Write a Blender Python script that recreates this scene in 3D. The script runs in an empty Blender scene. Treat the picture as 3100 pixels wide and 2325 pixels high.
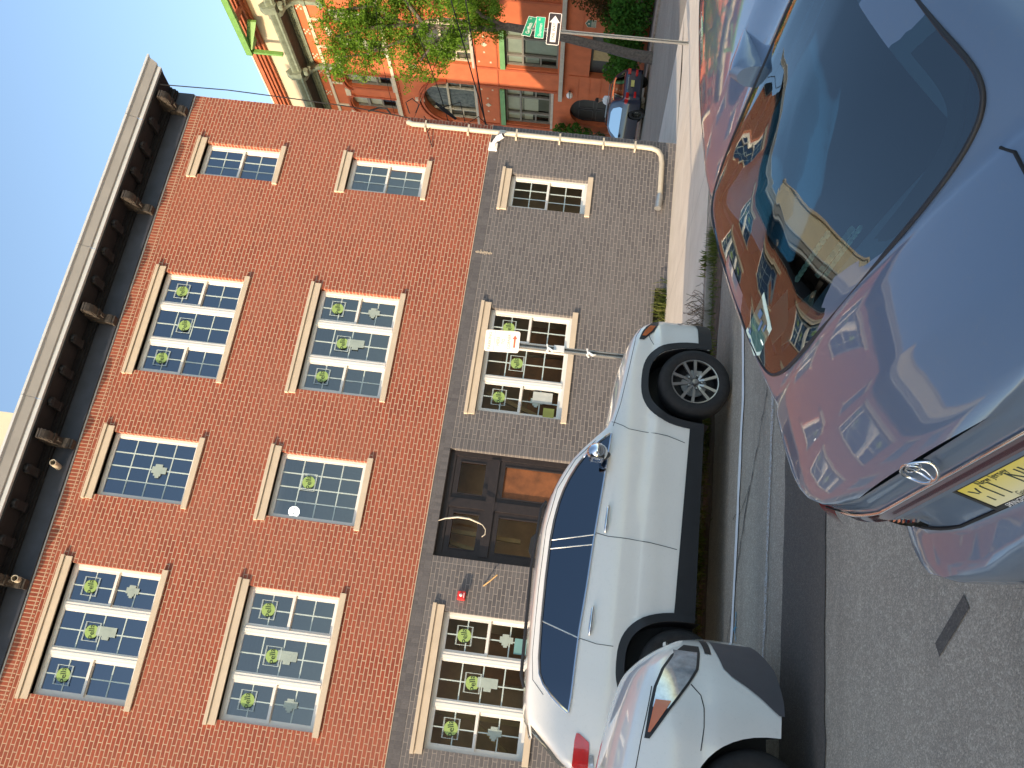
import bpy, bmesh, math, random
from math import sin, cos, pi, radians, sqrt, atan2
from mathutils import Vector, Matrix
from mathutils.bvhtree import BVHTree

scene = bpy.context.scene
COL = scene.collection
random.seed(7)

# ------------------------------------------------------------------ camera, sky, sun, exposure
def setup_view():
    cam = bpy.data.cameras.new("camera")
    cam.sensor_fit = 'HORIZONTAL'; cam.sensor_width = 36.0
    cam.lens = 2681.85 * 36.0 / 3100.0
    cam.clip_start = 0.05; cam.clip_end = 4000
    co = bpy.data.objects.new("camera", cam); COL.objects.link(co)
    az, pt, ro = 0.39680383, 0.0555087182, 0.115106795
    f = Vector((sin(az) * cos(pt), cos(az) * cos(pt), sin(pt)))
    r = Vector((cos(az), -sin(az), 0)); u = r.cross(f)
    r2 = r * cos(ro) + u * sin(ro); u2 = u * cos(ro) - r * sin(ro)
    # the phone was held on its side: the picture's right is the world's down
    X = -u2; Y = r2; Z = -f
    M = Matrix(((X.x, Y.x, Z.x, -12.0072), (X.y, Y.y, Z.y, -14.9123), (X.z, Y.z, Z.z, 1.7036), (0, 0, 0, 1)))
    co.matrix_world = M
    scene.camera = co
setup_view()

SUN_EL = radians(13.5); SUN_AZ = radians(20.0)      # light travels towards +X, turned 20 deg to +Y
w = bpy.data.worlds.new("World"); scene.world = w; w.use_nodes = True
nt = w.node_tree; nt.nodes.clear()
sky = nt.nodes.new('ShaderNodeTexSky'); sky.sky_type = 'NISHITA'; sky.sun_disc = False
sky.sun_elevation = SUN_EL
sky.sun_rotation = radians(270.0) - SUN_AZ
sky.air_density = 1.0; sky.dust_density = 1.4; sky.ozone_density = 1.1; sky.altitude = 50
bg = nt.nodes.new('ShaderNodeBackground'); bg.inputs[1].default_value = 0.15
out = nt.nodes.new('ShaderNodeOutputWorld')
nt.links.new(sky.outputs[0], bg.inputs[0]); nt.links.new(bg.outputs[0], out.inputs[0])
sl = bpy.data.lights.new("sun", 'SUN'); sl.energy = 2.75; sl.angle = radians(0.53); sl.color = (1.0, 0.80, 0.58)
so = bpy.data.objects.new("sun", sl); COL.objects.link(so)
trav = Vector((cos(SUN_AZ) * cos(SUN_EL), sin(SUN_AZ) * cos(SUN_EL), -sin(SUN_EL)))
so.rotation_euler = trav.to_track_quat('-Z', 'Y').to_euler(); so.location = (-40, -20, 30)
vs = scene.view_settings
vs.view_transform = 'Standard'; vs.look = 'None'; vs.gamma = 1.0; vs.exposure = 1.30; vs.use_curve_mapping = False
try:
    scene.cycles.max_bounces = 6; scene.cycles.transparent_max_bounces = 12
except Exception:
    pass

# ------------------------------------------------------------------ mesh helpers
IDENT = lambda x, y, z: (x, y, z)
class MB:
    def __init__(s, T=None):
        s.v = []; s.f = []; s.m = []; s.T = T or IDENT
    def add(s, vs_, fs_, m=0):
        o = len(s.v); s.v += [s.T(*p) for p in vs_]
        for f in fs_: s.f.append([i + o for i in f]); s.m.append(m)
        return s
    def box(s, x0, x1, y0, y1, z0, z1, m=0, skip=''):
        x0, x1 = min(x0, x1), max(x0, x1); y0, y1 = min(y0, y1), max(y0, y1); z0, z1 = min(z0, z1), max(z0, z1)
        v = [(x0, y0, z0), (x1, y0, z0), (x1, y1, z0), (x0, y1, z0), (x0, y0, z1), (x1, y0, z1), (x1, y1, z1), (x0, y1, z1)]
        F = [(0, 3, 2, 1), (4, 5, 6, 7), (0, 1, 5, 4), (1, 2, 6, 5), (2, 3, 7, 6), (3, 0, 4, 7)]
        return s.add(v, F, m)
    def quad(s, a, b, c, d, m=0): return s.add([a, b, c, d], [(0, 1, 2, 3)], m)
    def poly(s, pts, m=0): return s.add(pts, [tuple(range(len(pts)))], m)
    def prism(s, pts, d, m=0):           # pts: list of 3D points, d: extrusion vector
        n = len(pts); d = Vector(d)
        v = [tuple(p) for p in pts] + [tuple(Vector(p) + d) for p in pts]
        F = [tuple(range(n))[::-1], tuple(range(n, 2 * n))] + [(i, (i + 1) % n, (i + 1) % n + n, i + n) for i in range(n)]
        return s.add(v, F, m)
    def tube(s, pts, r, n=8, m=0, cap=True):
        P = [Vector(p) for p in pts]; R = r if isinstance(r, (list, tuple)) else [r] * len(P)
        rings = []; prev = None
        for i, p in enumerate(P):
            t = (P[min(i + 1, len(P) - 1)] - P[max(i - 1, 0)])
            if t.length < 1e-9: t = Vector((0, 0, 1))
            t.normalize()
            a = prev - t * prev.dot(t) if prev is not None else t.orthogonal()
            if a.length < 1e-6: a = t.orthogonal()
            a.normalize(); prev = a; b = t.cross(a)
            rings.append([tuple(p + (a * cos(2 * pi * k / n) + b * sin(2 * pi * k / n)) * R[i]) for k in range(n)])
        v = [q for g in rings for q in g]; F = []
        for i in range(len(P) - 1):
            for k in range(n):
                F.append((i * n + k, i * n + (k + 1) % n, (i + 1) * n + (k + 1) % n, (i + 1) * n + k))
        if cap: F += [tuple(range(n))[::-1], tuple(range((len(P) - 1) * n, len(P) * n))]
        return s.add(v, F, m)
    def loft(s, rings, m=0, closed=True, cap=False):
        n = len(rings[0]); v = [tuple(q) for g in rings for q in g]; F = []
        for i in range(len(rings) - 1):
            for k in range(n if closed else n - 1):
                F.append((i * n + k, i * n + (k + 1) % n, (i + 1) * n + (k + 1) % n, (i + 1) * n + k))
        if cap: F += [tuple(range(n))[::-1], tuple(range((len(rings) - 1) * n, len(rings) * n))]
        return s.add(v, F, m)
    def lathe(s, prof, c, axis, n=24, m=0):   # prof: (r, h) along axis
        ax = Vector(axis).normalized(); a = ax.orthogonal().normalized(); b = ax.cross(a); c = Vector(c)
        rings = [[tuple(c + ax * h + (a * cos(2 * pi * k / n) + b * sin(2 * pi * k / n)) * r) for k in range(n)] for r, h in prof]
        return s.loft(rings, m)
    def sphere(s, c, r, n=12, m=0, sc=(1, 1, 1)):
        rings = []
        for i in range(n + 1):
            t = pi * i / n; rr = max(sin(t), 1e-3) * r
            rings.append([(c[0] + rr * cos(2 * pi * k / (2 * n)) * sc[0], c[1] + rr * sin(2 * pi * k / (2 * n)) * sc[1], c[2] + r * cos(t) * sc[2]) for k in range(2 * n)])
        return s.loft(rings, m)
    def mesh(s, me_, m=0, M=None):
        M = M or Matrix.Identity(4)
        return s.add([tuple(M @ v.co) for v in me_.vertices], [tuple(p.vertices) for p in me_.polygons], m)
    def build(s, name, mats, parent=None, smooth=None, fix=False, bevel=0):
        me = bpy.data.meshes.new(name); me.from_pydata(s.v, [], s.f)
        if not isinstance(mats, (list, tuple)): mats = [mats]
        for q in mats: me.materials.append(q)
        me.polygons.foreach_set('material_index', s.m)
        if fix:
            b = bmesh.new(); b.from_mesh(me); bmesh.ops.remove_doubles(b, verts=b.verts, dist=1e-5)
            bmesh.ops.recalc_face_normals(b, faces=b.faces); b.to_mesh(me); b.free()
        if smooth is not None:
            me.polygons.foreach_set('use_smooth', [True] * len(me.polygons))
            me.set_sharp_from_angle(angle=radians(smooth))
        me.update()
        o = bpy.data.objects.new(name, me); COL.objects.link(o)
        if parent is not None:
            o.parent = parent; o.matrix_parent_inverse = wm(parent).inverted()
        if bevel:
            mod = o.modifiers.new('bevel', 'BEVEL'); mod.width = bevel; mod.segments = 2; mod.limit_method = 'ANGLE'
        return o
def wm(o):
    m = Matrix.LocRotScale(o.location, o.rotation_euler, o.scale)
    if o.parent: m = wm(o.parent) @ o.matrix_parent_inverse @ m
    return m
def tag(o, label=None, cat=None, group=None, kind=None):
    if label: o['label'] = label
    if cat: o['category'] = cat
    if group: o['group'] = group
    if kind: o['kind'] = kind
    return o
def thing(name, label, cat, loc, rotz=0, group=None):
    o = bpy.data.objects.new(name, None); COL.objects.link(o); o.location = loc; o.rotation_euler = (0, 0, rotz)
    o.empty_display_size = 0.3
    return tag(o, label, cat, group)
_FC = {}
def text_mesh(s, size=1.0, ext=0.0, align='CENTER', sx=1.0):
    k = (s, size, ext, align, sx)
    if k in _FC: return _FC[k]
    cu = bpy.data.curves.new('txt', 'FONT'); cu.body = s; cu.size = size; cu.extrude = ext
    cu.align_x = align; cu.align_y = 'CENTER'; cu.resolution_u = 3
    o = bpy.data.objects.new('txt', cu); COL.objects.link(o)
    dg = bpy.context.evaluated_depsgraph_get(); dg.update()
    me = bpy.data.meshes.new_from_object(o.evaluated_get(dg))
    bpy.data.objects.remove(o); bpy.data.curves.remove(cu)
    if sx != 1.0:
        for v in me.vertices: v.co.x *= sx
    _FC[k] = me
    return me

# ------------------------------------------------------------------ material helpers
class NT:
    def __init__(s, name):
        s.m = bpy.data.materials.new(name); s.m.use_nodes = True; s.t = s.m.node_tree; s.t.nodes.clear()
        s.out = s.n('ShaderNodeOutputMaterial')
    def n(s, ty, **k):
        q = s.t.nodes.new(ty)
        for a, b in k.items(): setattr(q, a, b)
        return q
    def l(s, a, b): s.t.links.new(a, b)
    def val(s, sock, v):
        if isinstance(v, (int, float)): sock.default_value = v
        elif isinstance(v, (tuple, list)): sock.default_value = (*v, 1.0) if len(v) == 3 else v
        else: s.l(v, sock)
    def mix(s, fac, a, b, mode='MIX'):
        q = s.n('ShaderNodeMix', data_type='RGBA', blend_type=mode)
        s.val(q.inputs[0], fac); s.val(q.inputs[6], a); s.val(q.inputs[7], b)
        return q.outputs[2]
    def noise(s, vec, scale, detail=4, rough=0.6):
        q = s.n('ShaderNodeTexNoise'); q.inputs['Scale'].default_value = scale; q.inputs['Detail'].default_value = detail
        q.inputs['Roughness'].default_value = rough
        if vec is not None: s.l(vec, q.inputs['Vector'])
        return q.outputs[0]
    def ramp(s, v, a, b, c0=(0, 0, 0), c1=(1, 1, 1)):
        q = s.n('ShaderNodeValToRGB'); e = q.color_ramp.elements
        e[0].position = a; e[0].color = (*c0, 1); e[1].position = b; e[1].color = (*c1, 1)
        s.l(v, q.inputs[0]); return q.outputs[0]
    def math(s, op, a, b=0.0):
        q = s.n('ShaderNodeMath', operation=op); s.val(q.inputs[0], a); s.val(q.inputs[1], b); return q.outputs[0]
    def bsdf(s, color, rough=0.7, metal=0.0, bump=None, bstr=0.3, bdist=0.01, **k):
        p = s.n('ShaderNodeBsdfPrincipled')
        s.val(p.inputs['Base Color'], color); s.val(p.inputs['Roughness'], rough); s.val(p.inputs['Metallic'], metal)
        for a, b in k.items(): s.val(p.inputs[a.replace('_', ' ')], b)
        if bump is not None:
            q = s.n('ShaderNodeBump'); q.inputs['Strength'].default_value = bstr; q.inputs['Distance'].default_value = bdist
            s.l(bump, q.inputs['Height']); s.l(q.outputs[0], p.inputs['Normal'])
        return p
    def done(s, p):
        s.l(p.outputs[0] if hasattr(p, 'outputs') else p, s.out.inputs[0]); return s.m
    def obj(s): return s.n('ShaderNodeTexCoord').outputs['Object']
_M = {}
def mat(name, color, rough=0.6, metal=0.0, var=0.12, scale=6.0, bump=0.0, **k):
    if name in _M: return _M[name]
    t = NT(name); c = t.obj(); nz = t.noise(c, scale, 5)
    dark = tuple(x * (1 - var) for x in color); lite = tuple(min(1, x * (1 + var)) for x in color)
    col = t.mix(t.ramp(nz, 0.3, 0.7), dark, lite)
    p = t.bsdf(col, rough, metal, bump=nz if bump else None, bstr=bump, bdist=0.01, **k)
    _M[name] = t.done(p); return _M[name]

def brick_mat(name, c1, c2, mortar, bw=0.2032, rh=0.0677, ms=0.009, off=0.5, stack=False, dirt=0.25, rough=0.85, hi=None):
    t = NT(name); tc = t.obj(); sp = t.n('ShaderNodeSeparateXYZ'); t.l(tc, sp.inputs[0])
    along = t.math('ADD', sp.outputs[0], sp.outputs[1])
    cb = t.n('ShaderNodeCombineXYZ'); t.l(along, cb.inputs[0]); t.l(sp.outputs[2], cb.inputs[1])
    # a slight wander of the courses
    wn = t.noise(tc, 1.3, 2); wv = t.n('ShaderNodeVectorMath', operation='SCALE'); 
    wo = t.n('ShaderNodeTexNoise'); wo.inputs['Scale'].default_value = 2.2; t.l(tc, wo.inputs['Vector'])
    t.l(wo.outputs[1], wv.inputs[0]); wv.inputs['Scale'].default_value = 0.012
    va = t.n('ShaderNodeVectorMath', operation='ADD'); t.l(cb.outputs[0], va.inputs[0]); t.l(wv.outputs[0], va.inputs[1])
    b = t.n('ShaderNodeTexBrick'); t.l(va.outputs[0], b.inputs['Vector'])
    b.offset = off; b.squash = 1.0
    b.inputs['Scale'].default_value = 1.0; b.inputs['Brick Width'].default_value = bw; b.inputs['Row Height'].default_value = rh
    b.inputs['Mortar Size'].default_value = ms; b.inputs['Mortar Smooth'].default_value = 0.25; b.inputs['Bias'].default_value = -0.1
    b.inputs['Color1'].default_value = (*c1, 1); b.inputs['Color2'].default_value = (*c2, 1); b.inputs['Mortar'].default_value = (*mortar, 1)
    n1 = t.noise(tc, 0.7, 4); n2 = t.noise(tc, 26, 4, 0.7)
    col = t.mix(t.ramp(n1, 0.35, 0.75), b.outputs[0], tuple(x * (1 - dirt) + y * dirt for x, y in zip(c1, mortar)))
    col2 = t.mix(0.5, b.outputs[0], col)
    col3 = t.mix(t.ramp(n2, 0.25, 0.8), t.mix(0.34, col2, (0.02, 0.015, 0.012)), col2)
    # lime bloom and mortar smears
    sm = t.ramp(t.noise(tc, 5.0, 6, 0.75), 0.64, 0.80)
    col4 = t.mix(t.math('MULTIPLY', sm, 0.33), col3, mortar)
    hgt = t.math('ADD', t.math('MULTIPLY', b.outputs[1], -1.0), t.math('MULTIPLY', n2, 0.3))
    p = t.bsdf(col4, rough, bump=hgt, bstr=0.55, bdist=0.006)
    return t.done(p)

RED = ((0.385, 0.074, 0.034), (0.275, 0.052, 0.026)); RMORT = (0.62, 0.44, 0.30)
GRY = ((0.150, 0.140, 0.142), (0.096, 0.091, 0.096)); GMORT = (0.33, 0.295, 0.265)
M_RED = brick_mat('red_brick', *RED, RMORT, ms=0.0075)
M_REDS = brick_mat('red_soldier_brick', *RED, RMORT, bw=0.0677, rh=0.2032, off=0.0)
M_GRY = brick_mat('charcoal_brick', *GRY, GMORT, ms=0.006)
M_GRYS = brick_mat('charcoal_soldier_brick', *GRY, (0.14, 0.125, 0.12), bw=0.0677, rh=0.2032, off=0.0, ms=0.004)
M_GRYR = brick_mat('charcoal_rowlock_brick', *GRY, GMORT, bw=0.2032, rh=0.0677, off=0.0, ms=0.005)
M_STONE = mat('cast_stone', (0.60, 0.49, 0.36), 0.8, var=0.07, scale=3, bump=0.1)
M_VINYL = mat('white_vinyl', (0.82, 0.78, 0.71), 0.35, var=0.03)
M_GRID = mat('pale_grille_bar', (0.52, 0.60, 0.56), 0.5, var=0.05)
M_NAVY = mat('dark_navy_cornice_paint', (0.040, 0.044, 0.058), 0.5, var=0.25, scale=3)
M_BRKT = mat('worn_bracket_paint', (0.05, 0.041, 0.034), 0.7, var=0.5, scale=14)
M_ALU = mat('grey_aluminium_fascia', (0.40, 0.375, 0.345), 0.45, var=0.10, scale=1.4)
M_ALUL = mat('pale_aluminium_edge', (0.62, 0.62, 0.60), 0.45, var=0.05)
M_WOODD = mat('dark_door_paint', (0.020, 0.014, 0.014), 0.6, var=0.3, scale=9)
M_CREAMP = mat('cream_pvc', (0.52, 0.46, 0.36), 0.4, var=0.08)
M_BLACK = mat('black_plastic', (0.016, 0.016, 0.018), 0.55, var=0.2)
M_CHROME = mat('chrome', (0.75, 0.76, 0.78), 0.08, 1.0, var=0.02)
M_STEEL = mat('galvanised_steel', (0.42, 0.42, 0.41), 0.45, 0.8, var=0.12, scale=12)
M_LIME = mat('lime_sticker', (0.33, 0.46, 0.13), 0.5, var=0.04)
M_INK = mat('dark_ink', (0.02, 0.03, 0.02), 0.6, var=0.05)
M_TAPE = mat('mint_label_paper', (0.36, 0.42, 0.37), 0.6, var=0.08)
M_PLY = mat('plywood', (0.20, 0.07, 0.022), 0.7, var=0.35, scale=5)
M_CONC = mat('sidewalk_concrete', (0.50, 0.455, 0.39), 0.85, var=0.12, scale=2.2, bump=0.15)
M_KERB = mat('kerb_concrete', (0.34, 0.27, 0.21), 0.85, var=0.3, scale=5, bump=0.3)
M_WHITE = mat('white_paint', (0.78, 0.78, 0.76), 0.5, var=0.04)
M_PALEW = mat('worn_white_line', (0.55, 0.54, 0.52), 0.7, var=0.25, scale=30)

def glass_mat(name, tint, refl=0.32, through=0.55, gtint=(0.75, 0.86, 1.0), blend=0.35):
    t = NT(name); tr = t.n('ShaderNodeBsdfTransparent'); tr.inputs[0].default_value = (*[x * through for x in tint], 1)
    gl = t.n('ShaderNodeBsdfGlossy'); gl.inputs[0].default_value = (*gtint, 1); gl.inputs[1].default_value = 0.015
    nz = t.noise(t.obj(), 1.7, 3); q = t.n('ShaderNodeBump'); q.inputs['Strength'].default_value = 0.05; q.inputs['Distance'].default_value = 0.02
    t.l(nz, q.inputs['Height']); t.l(q.outputs[0], gl.inputs['Normal'])
    lw = t.n('ShaderNodeLayerWeight'); lw.inputs[0].default_value = blend
    f = t.math('ADD', t.math('MULTIPLY', lw.outputs[0], 1 - refl), refl)
    mx = t.n('ShaderNodeMixShader'); t.l(f, mx.inputs[0]); t.l(tr.outputs[0], mx.inputs[1]); t.l(gl.outputs[0], mx.inputs[2])
    return t.done(mx)
M_GLU = glass_mat('upper_window_glass', (0.8, 0.85, 0.9), 0.20, 0.6, (0.72, 0.78, 0.88), .3)
M_GLM = glass_mat('middle_window_glass', (0.85, 0.87, 0.87), 0.17, 0.65, (0.86, 0.82, 0.78), .3)
M_GLD = glass_mat('street_level_glass', (1, 1, 0.95), 0.01, 0.85, (.9, .9, .9), .12)
M_GLC = glass_mat('car_window_tint', (0.25, 0.30, 0.32), 0.08, 0.35, (.7, .8, .85), .22)

def asphalt_mat(name, base, stones, sc=1.0):
    t = NT(name); c = t.obj()
    v = t.n('ShaderNodeTexVoronoi'); v.inputs['Scale'].default_value = 100 * sc; t.l(c, v.inputs['Vector'])
    n1 = t.noise(c, 150 * sc, 3, 0.7); n2 = t.noise(c, 1.1, 5, 0.6); n3 = t.noise(c, 9, 4)
    st = t.ramp(v.outputs['Color'], 0.45, 0.95)
    col = t.mix(st, base, stones)
    col = t.mix(t.ramp(n1, 0.35, 0.62), t.mix(0.55, col, (0.03, 0.03, 0.03)), col)
    col = t.mix(t.ramp(n2, 0.3, 0.7), t.mix(0.16, col, (0.03, 0.03, 0.03)), col)
    col = t.mix(t.math('MULTIPLY', t.ramp(n3, 0.55, 0.8), 0.25), col, stones)
    mp = t.n('ShaderNodeMapping'); mp.inputs['Scale'].default_value = (0.16, 2.6, 1.0); t.l(c, mp.inputs[0]); n4 = t.noise(mp.outputs[0], 1.0, 5, 0.65)
    col = t.mix(t.math('MULTIPLY', t.ramp(n4, 0.45, 0.7), 0.28), col, (0.04, 0.038, 0.036))
    h = t.math('ADD', t.math('MULTIPLY', v.outputs['Distance'], -0.8), n1)
    p = t.bsdf(col, 0.85, bump=h, bstr=0.5, bdist=0.004)
    return t.done(p)
M_ASPH = asphalt_mat('asphalt', (0.40, 0.335, 0.255), (0.66, 0.56, 0.43))
M_ASPH2 = asphalt_mat('fresh_asphalt_patch', (0.10, 0.084, 0.068), (0.17, 0.145, 0.12))

# ------------------------------------------------------------------ ground, road, pavement
def zg(x, y):
    z = 0.0
    if y > -6.6: z -= min(0.10, (y + 6.6) * 0.053)
    if x > 0.5 and y > -4.0: z = min(z, -0.10 - 0.026 * max(0, y))
    return z
def sheet(xs, ys, dz=0.0, T=None):
    m = MB(); v = [(x, y, zg(x, y) + dz) for x in xs for y in ys]; n = len(ys)
    m.add(v, [(i * n + j, (i + 1) * n + j, (i + 1) * n + j + 1, i * n + j + 1) for i in range(len(xs) - 1) for j in range(n - 1)])
    return m
gx = [-900, -120, -40] + [-20 + 2 * i for i in range(11)] + [0.5, 1, 2.5, 4, 6, 9, 12, 16, 20, 30, 60, 200, 900]
gy = [-900, -60, -20, -12, -9, -6.6, -6.1, -5.6, -5.1, -4.75, -4.7, -4.0, -2, 0, 4, 8, 12, 20, 30, 60, 120]
tag(sheet(gx, gy, -0.02).build('road', M_ASPH), kind='structure')
# long dark trench patch and the small square one
def strip(name, pts, mtl, dz, kind='structure'):
    m = MB(); m.poly([(x, y, zg(x, y) + dz) for x, y in pts]); o = m.build(name, mtl)
    return tag(o, kind=kind) if kind else o
rp = random.Random(3); lo_ = [(-40, -9.47), (-11.5, -9.47), (-10.3, -9.52), (12, -9.9)]; hi_ = [(-40, -8.45), (-11.5, -8.5), (-10.0, -8.6), (12, -8.95)]
def along(tab, x):
    for (a, b), (c, d) in zip(tab[:-1], tab[1:]):
        if a <= x <= c: return b + (d - b) * (x - a) / (c - a)
xs_ = [-40, -30, -22, -18] + [-15 + .11 * i for i in range(100)] + [-3, 0, 6, 12]
m = MB(); va = [(x, along(lo_, x) + rp.gauss(0, .008), -.014) for x in xs_] + [(x, along(hi_, x) + rp.gauss(0, .008), -.014) for x in xs_]; nn_ = len(xs_)
m.add(va, [(i, i + 1, nn_ + i + 1, nn_ + i) for i in range(nn_ - 1)]); tag(m.build('road_patch', M_ASPH2), kind='structure')
# hairline cracks, blue survey marks, dirt lying in the gutter
def crack(pts, w0=.008):
    m = MB(); P = []
    for (a, b), (c, d) in zip(pts[:-1], pts[1:]):
        k = max(2, int(math.hypot(c - a, d - b) / .07))
        for i in range(k): t = i / k; P.append((a + (c - a) * t + rp.gauss(0, .013), b + (d - b) * t + rp.gauss(0, .013)))
    P.append(pts[-1]); v = []
    for x, y in P: w_ = w0 * rp.uniform(.4, 1.4); v += [(x - w_ * .5, y - w_, zg(x, y) - .0125), (x + w_ * .5, y + w_, zg(x, y) - .0125)]
    m.add(v, [(2 * i, 2 * i + 1, 2 * i + 3, 2 * i + 2) for i in range(len(P) - 1)]); return m
M_CRK = mat('road_crack', (0.03, 0.028, 0.026), .95)
for q in ([(-8.75, -8.15), (-9.3, -7.75), (-9.8, -7.35), (-10.3, -7.05), (-10.9, -6.75), (-11.3, -6.6)], [(-9.6, -7.5), (-9.75, -7.1), (-9.7, -6.8)]): tag(crack(q).build('road_crack', M_CRK), kind='structure')
M_BLM = mat('blue_marking_paint', (0.10, 0.30, 0.42), .8, var=.3, scale=40)
for q in ([(-10.62, -7.09), (-10.70, -7.12), (-10.78, -7.08), (-10.86, -7.13)], [(-10.74, -7.0), (-10.75, -7.16)]): tag(crack(q, .011).build('blue_marking', M_BLM), kind='structure')
M_DIRT = mat('gutter_dirt', (0.10, 0.062, 0.038), .95, var=.5, scale=9, bump=.4)
m = MB(); xs_ = [-46 + .25 * i for i in range(190)]; ea = [(x, -5.42 + .10 * sin(x * 2.3) + rp.gauss(0, .04)) for x in xs_]; v = []
for x, y in ea: v += [(x, y, zg(x, y) - .015), (x, -5.1, zg(x, -5.1) + .0), (x, -4.905, zg(x, -4.905) + .012)]
m.add(v, [(3 * i + k, 3 * i + 3 + k, 3 * i + 4 + k, 3 * i + 1 + k) for i in range(len(xs_) - 1) for k in (0, 1)]); tag(m.build('gutter', M_DIRT), kind='structure')
strip('road_patch', [(-11.385, -10.995), (-11.325, -10.96), (-11.165, -11.25), (-11.225, -11.29)], M_ASPH2, -0.016)
def worn_line(pts, wdt, mtl, dz=-0.010, jit=0.012):
    m = MB(); L = []
    for (x0, y0), (x1, y1) in zip(pts[:-1], pts[1:]):
        k = max(2, int(abs(x1 - x0) / 0.12))
        for i in range(k): t = i / k; L.append((x0 + (x1 - x0) * t, y0 + (y1 - y0) * t))
    L.append(pts[-1])
    up = [(x, y + wdt / 2 + random.uniform(-jit, jit)) for x, y in L]; dn = [(x, y - wdt / 2 + random.uniform(-jit, jit)) for x, y in L]
    v = [(x, y, zg(x, y) + dz) for x, y in up + dn]; n = len(L)
    m.add(v, [(i, n + i, n + i + 1, i + 1) for i in range(n - 1)]); return m
tag(worn_line([(-30, -5.6), (-10.97, -6.96), (-8.6, -7.14), (-7.7, -7.03), (-2, -7.3)], 0.085, M_WHITE).build('parking_line', M_WHITE), kind='structure')
tlm = NT('flaked_line_paint'); c_ = tlm.obj(); nz_ = tlm.noise(c_, 60, 4, 0.8)
pr_ = tlm.bsdf((0.5, 0.49, 0.47), 0.8); trn_ = tlm.n('ShaderNodeBsdfTransparent'); mx_ = tlm.n('ShaderNodeMixShader')
tlm.l(tlm.ramp(nz_, 0.46, 0.56), mx_.inputs[0]); tlm.l(trn_.outputs[0], mx_.inputs[1]); tlm.l(pr_.outputs[0], mx_.inputs[2]); M_FLAKE = tlm.done(mx_)
tag(worn_line([(-30, -7.4), (-11.22, -8.05), (-9.25, -8.22), (-2, -8.7)], 0.07, M_FLAKE).build('faded_line', M_FLAKE), kind='structure')

# pavement in front of the corner building, running round the corner
E6 = Vector((sin(radians(6)), cos(radians(6)), 0)); N6 = Vector((cos(radians(6)), -sin(radians(6)), 0))
def sw(): 
    m = MB(); KY = -4.74
    xs = [-60, -30, -20, -14, -10, -8, -6, -4, -3, -2, -1, 0, 1.0, 1.9]
    for a, b in zip(xs[:-1], xs[1:]):
        za = lambda x: -0.07 if x < -2 else -0.07 - 0.02 * (x + 2) / 4
        m.quad((a, KY, 0.01), (b, KY, 0.01), (b, -2.4, -0.03), (a, -2.4, -0.03))
        m.quad((a, -2.4, -0.03), (b, -2.4, -0.03), (b, 0.02, za(b)), (a, 0.02, za(a)))
        m.quad((a, KY, -0.16), (b, KY, -0.16), (b, KY, 0.01), (a, KY, 0.01))
    # corner fan
    arc = [(1.9 + 1.6 * sin(t), -3.14 - 1.6 * cos(t)) for t in [radians(q) for q in range(0, 91, 15)]]
    hub = (1.9, -2.4, -0.03)
    for p, q in zip(arc[:-1], arc[1:]):
        m.add([hub, (p[0], p[1], 0.0), (q[0], q[1], -0.0)], [(0, 1, 2)])
        m.quad((p[0], p[1], -0.2), (q[0], q[1], -0.2), (q[0], q[1], 0.0), (p[0], p[1], 0.0))
    m.quad((1.9, -2.4, -0.03), (3.5, -3.14, 0.0), (3.55, 0.0, -0.05), (1.9, 0.0, -0.09))
    m.quad((0, 0.02, -0.105), (1.9, 0.0, -0.09), (1.9, 0.0, -0.09), (0, 0.02, -0.105))
    P = []
    for y in [0, 3, 6, 10, 16, 24, 40]:
        P.append(((0.105 * y - 0.0, y, zg(1, y) + 0.02), (3.55 + 0.105 * y, y, zg(4, y) + 0.05), (3.55 + 0.105 * y, y, zg(4, y) - 0.05)))
    for (a, b, c), (d, e, f) in zip(P[:-1], P[1:]):
        m.quad(a, b, e, d); m.quad(b, c, f, e)
    return m
tcc = NT('scored_sidewalk'); cc_ = tcc.obj(); sp_ = tcc.n('ShaderNodeSeparateXYZ'); tcc.l(cc_, sp_.inputs[0])
def joint(sock, step, width, off=0.0):
    a = tcc.math('ADD', sock, off); b = tcc.math('MODULO', tcc.math('ADD', a, 300.0 * step), step)
    c = tcc.math('LESS_THAN', b, width); return c
jx = joint(sp_.outputs[0], 3.1, 0.014, 0.9); jy = joint(sp_.outputs[1], 1.55, 0.012, 0.1)
jj = tcc.math('MAXIMUM', jx, jy)
base_ = tcc.mix(tcc.ramp(tcc.noise(cc_, 1.6, 6), 0.3, 0.75), (0.66, 0.56, 0.44), (0.80, 0.70, 0.57))
base_ = tcc.mix(tcc.ramp(tcc.noise(cc_, 70, 3), 0.4, 0.6), tcc.mix(0.12, base_, (0.1, 0.09, 0.08)), base_)
base_ = tcc.mix(tcc.math('MULTIPLY', jj, 0.55), base_, (0.12, 0.10, 0.08))
M_SIDE = tcc.done(tcc.bsdf(base_, 0.85, bump=tcc.noise(cc_, 45, 3), bstr=0.15, bdist=0.005))
tag(sw().build('sidewalk', M_SIDE), kind='structure')
# kerb: a worn edge stone along the pavement
kb = MB(); 
for i in range(46):
    x0 = -46 + i * 1.04; kb.box(x0 + 0.004, x0 + 1.036, -4.86, -4.745, -0.16, 0.005 + random.uniform(-0.008, 0.006))
tag(kb.build('kerb', M_KERB, bevel=0.012), kind='structure')
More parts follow.
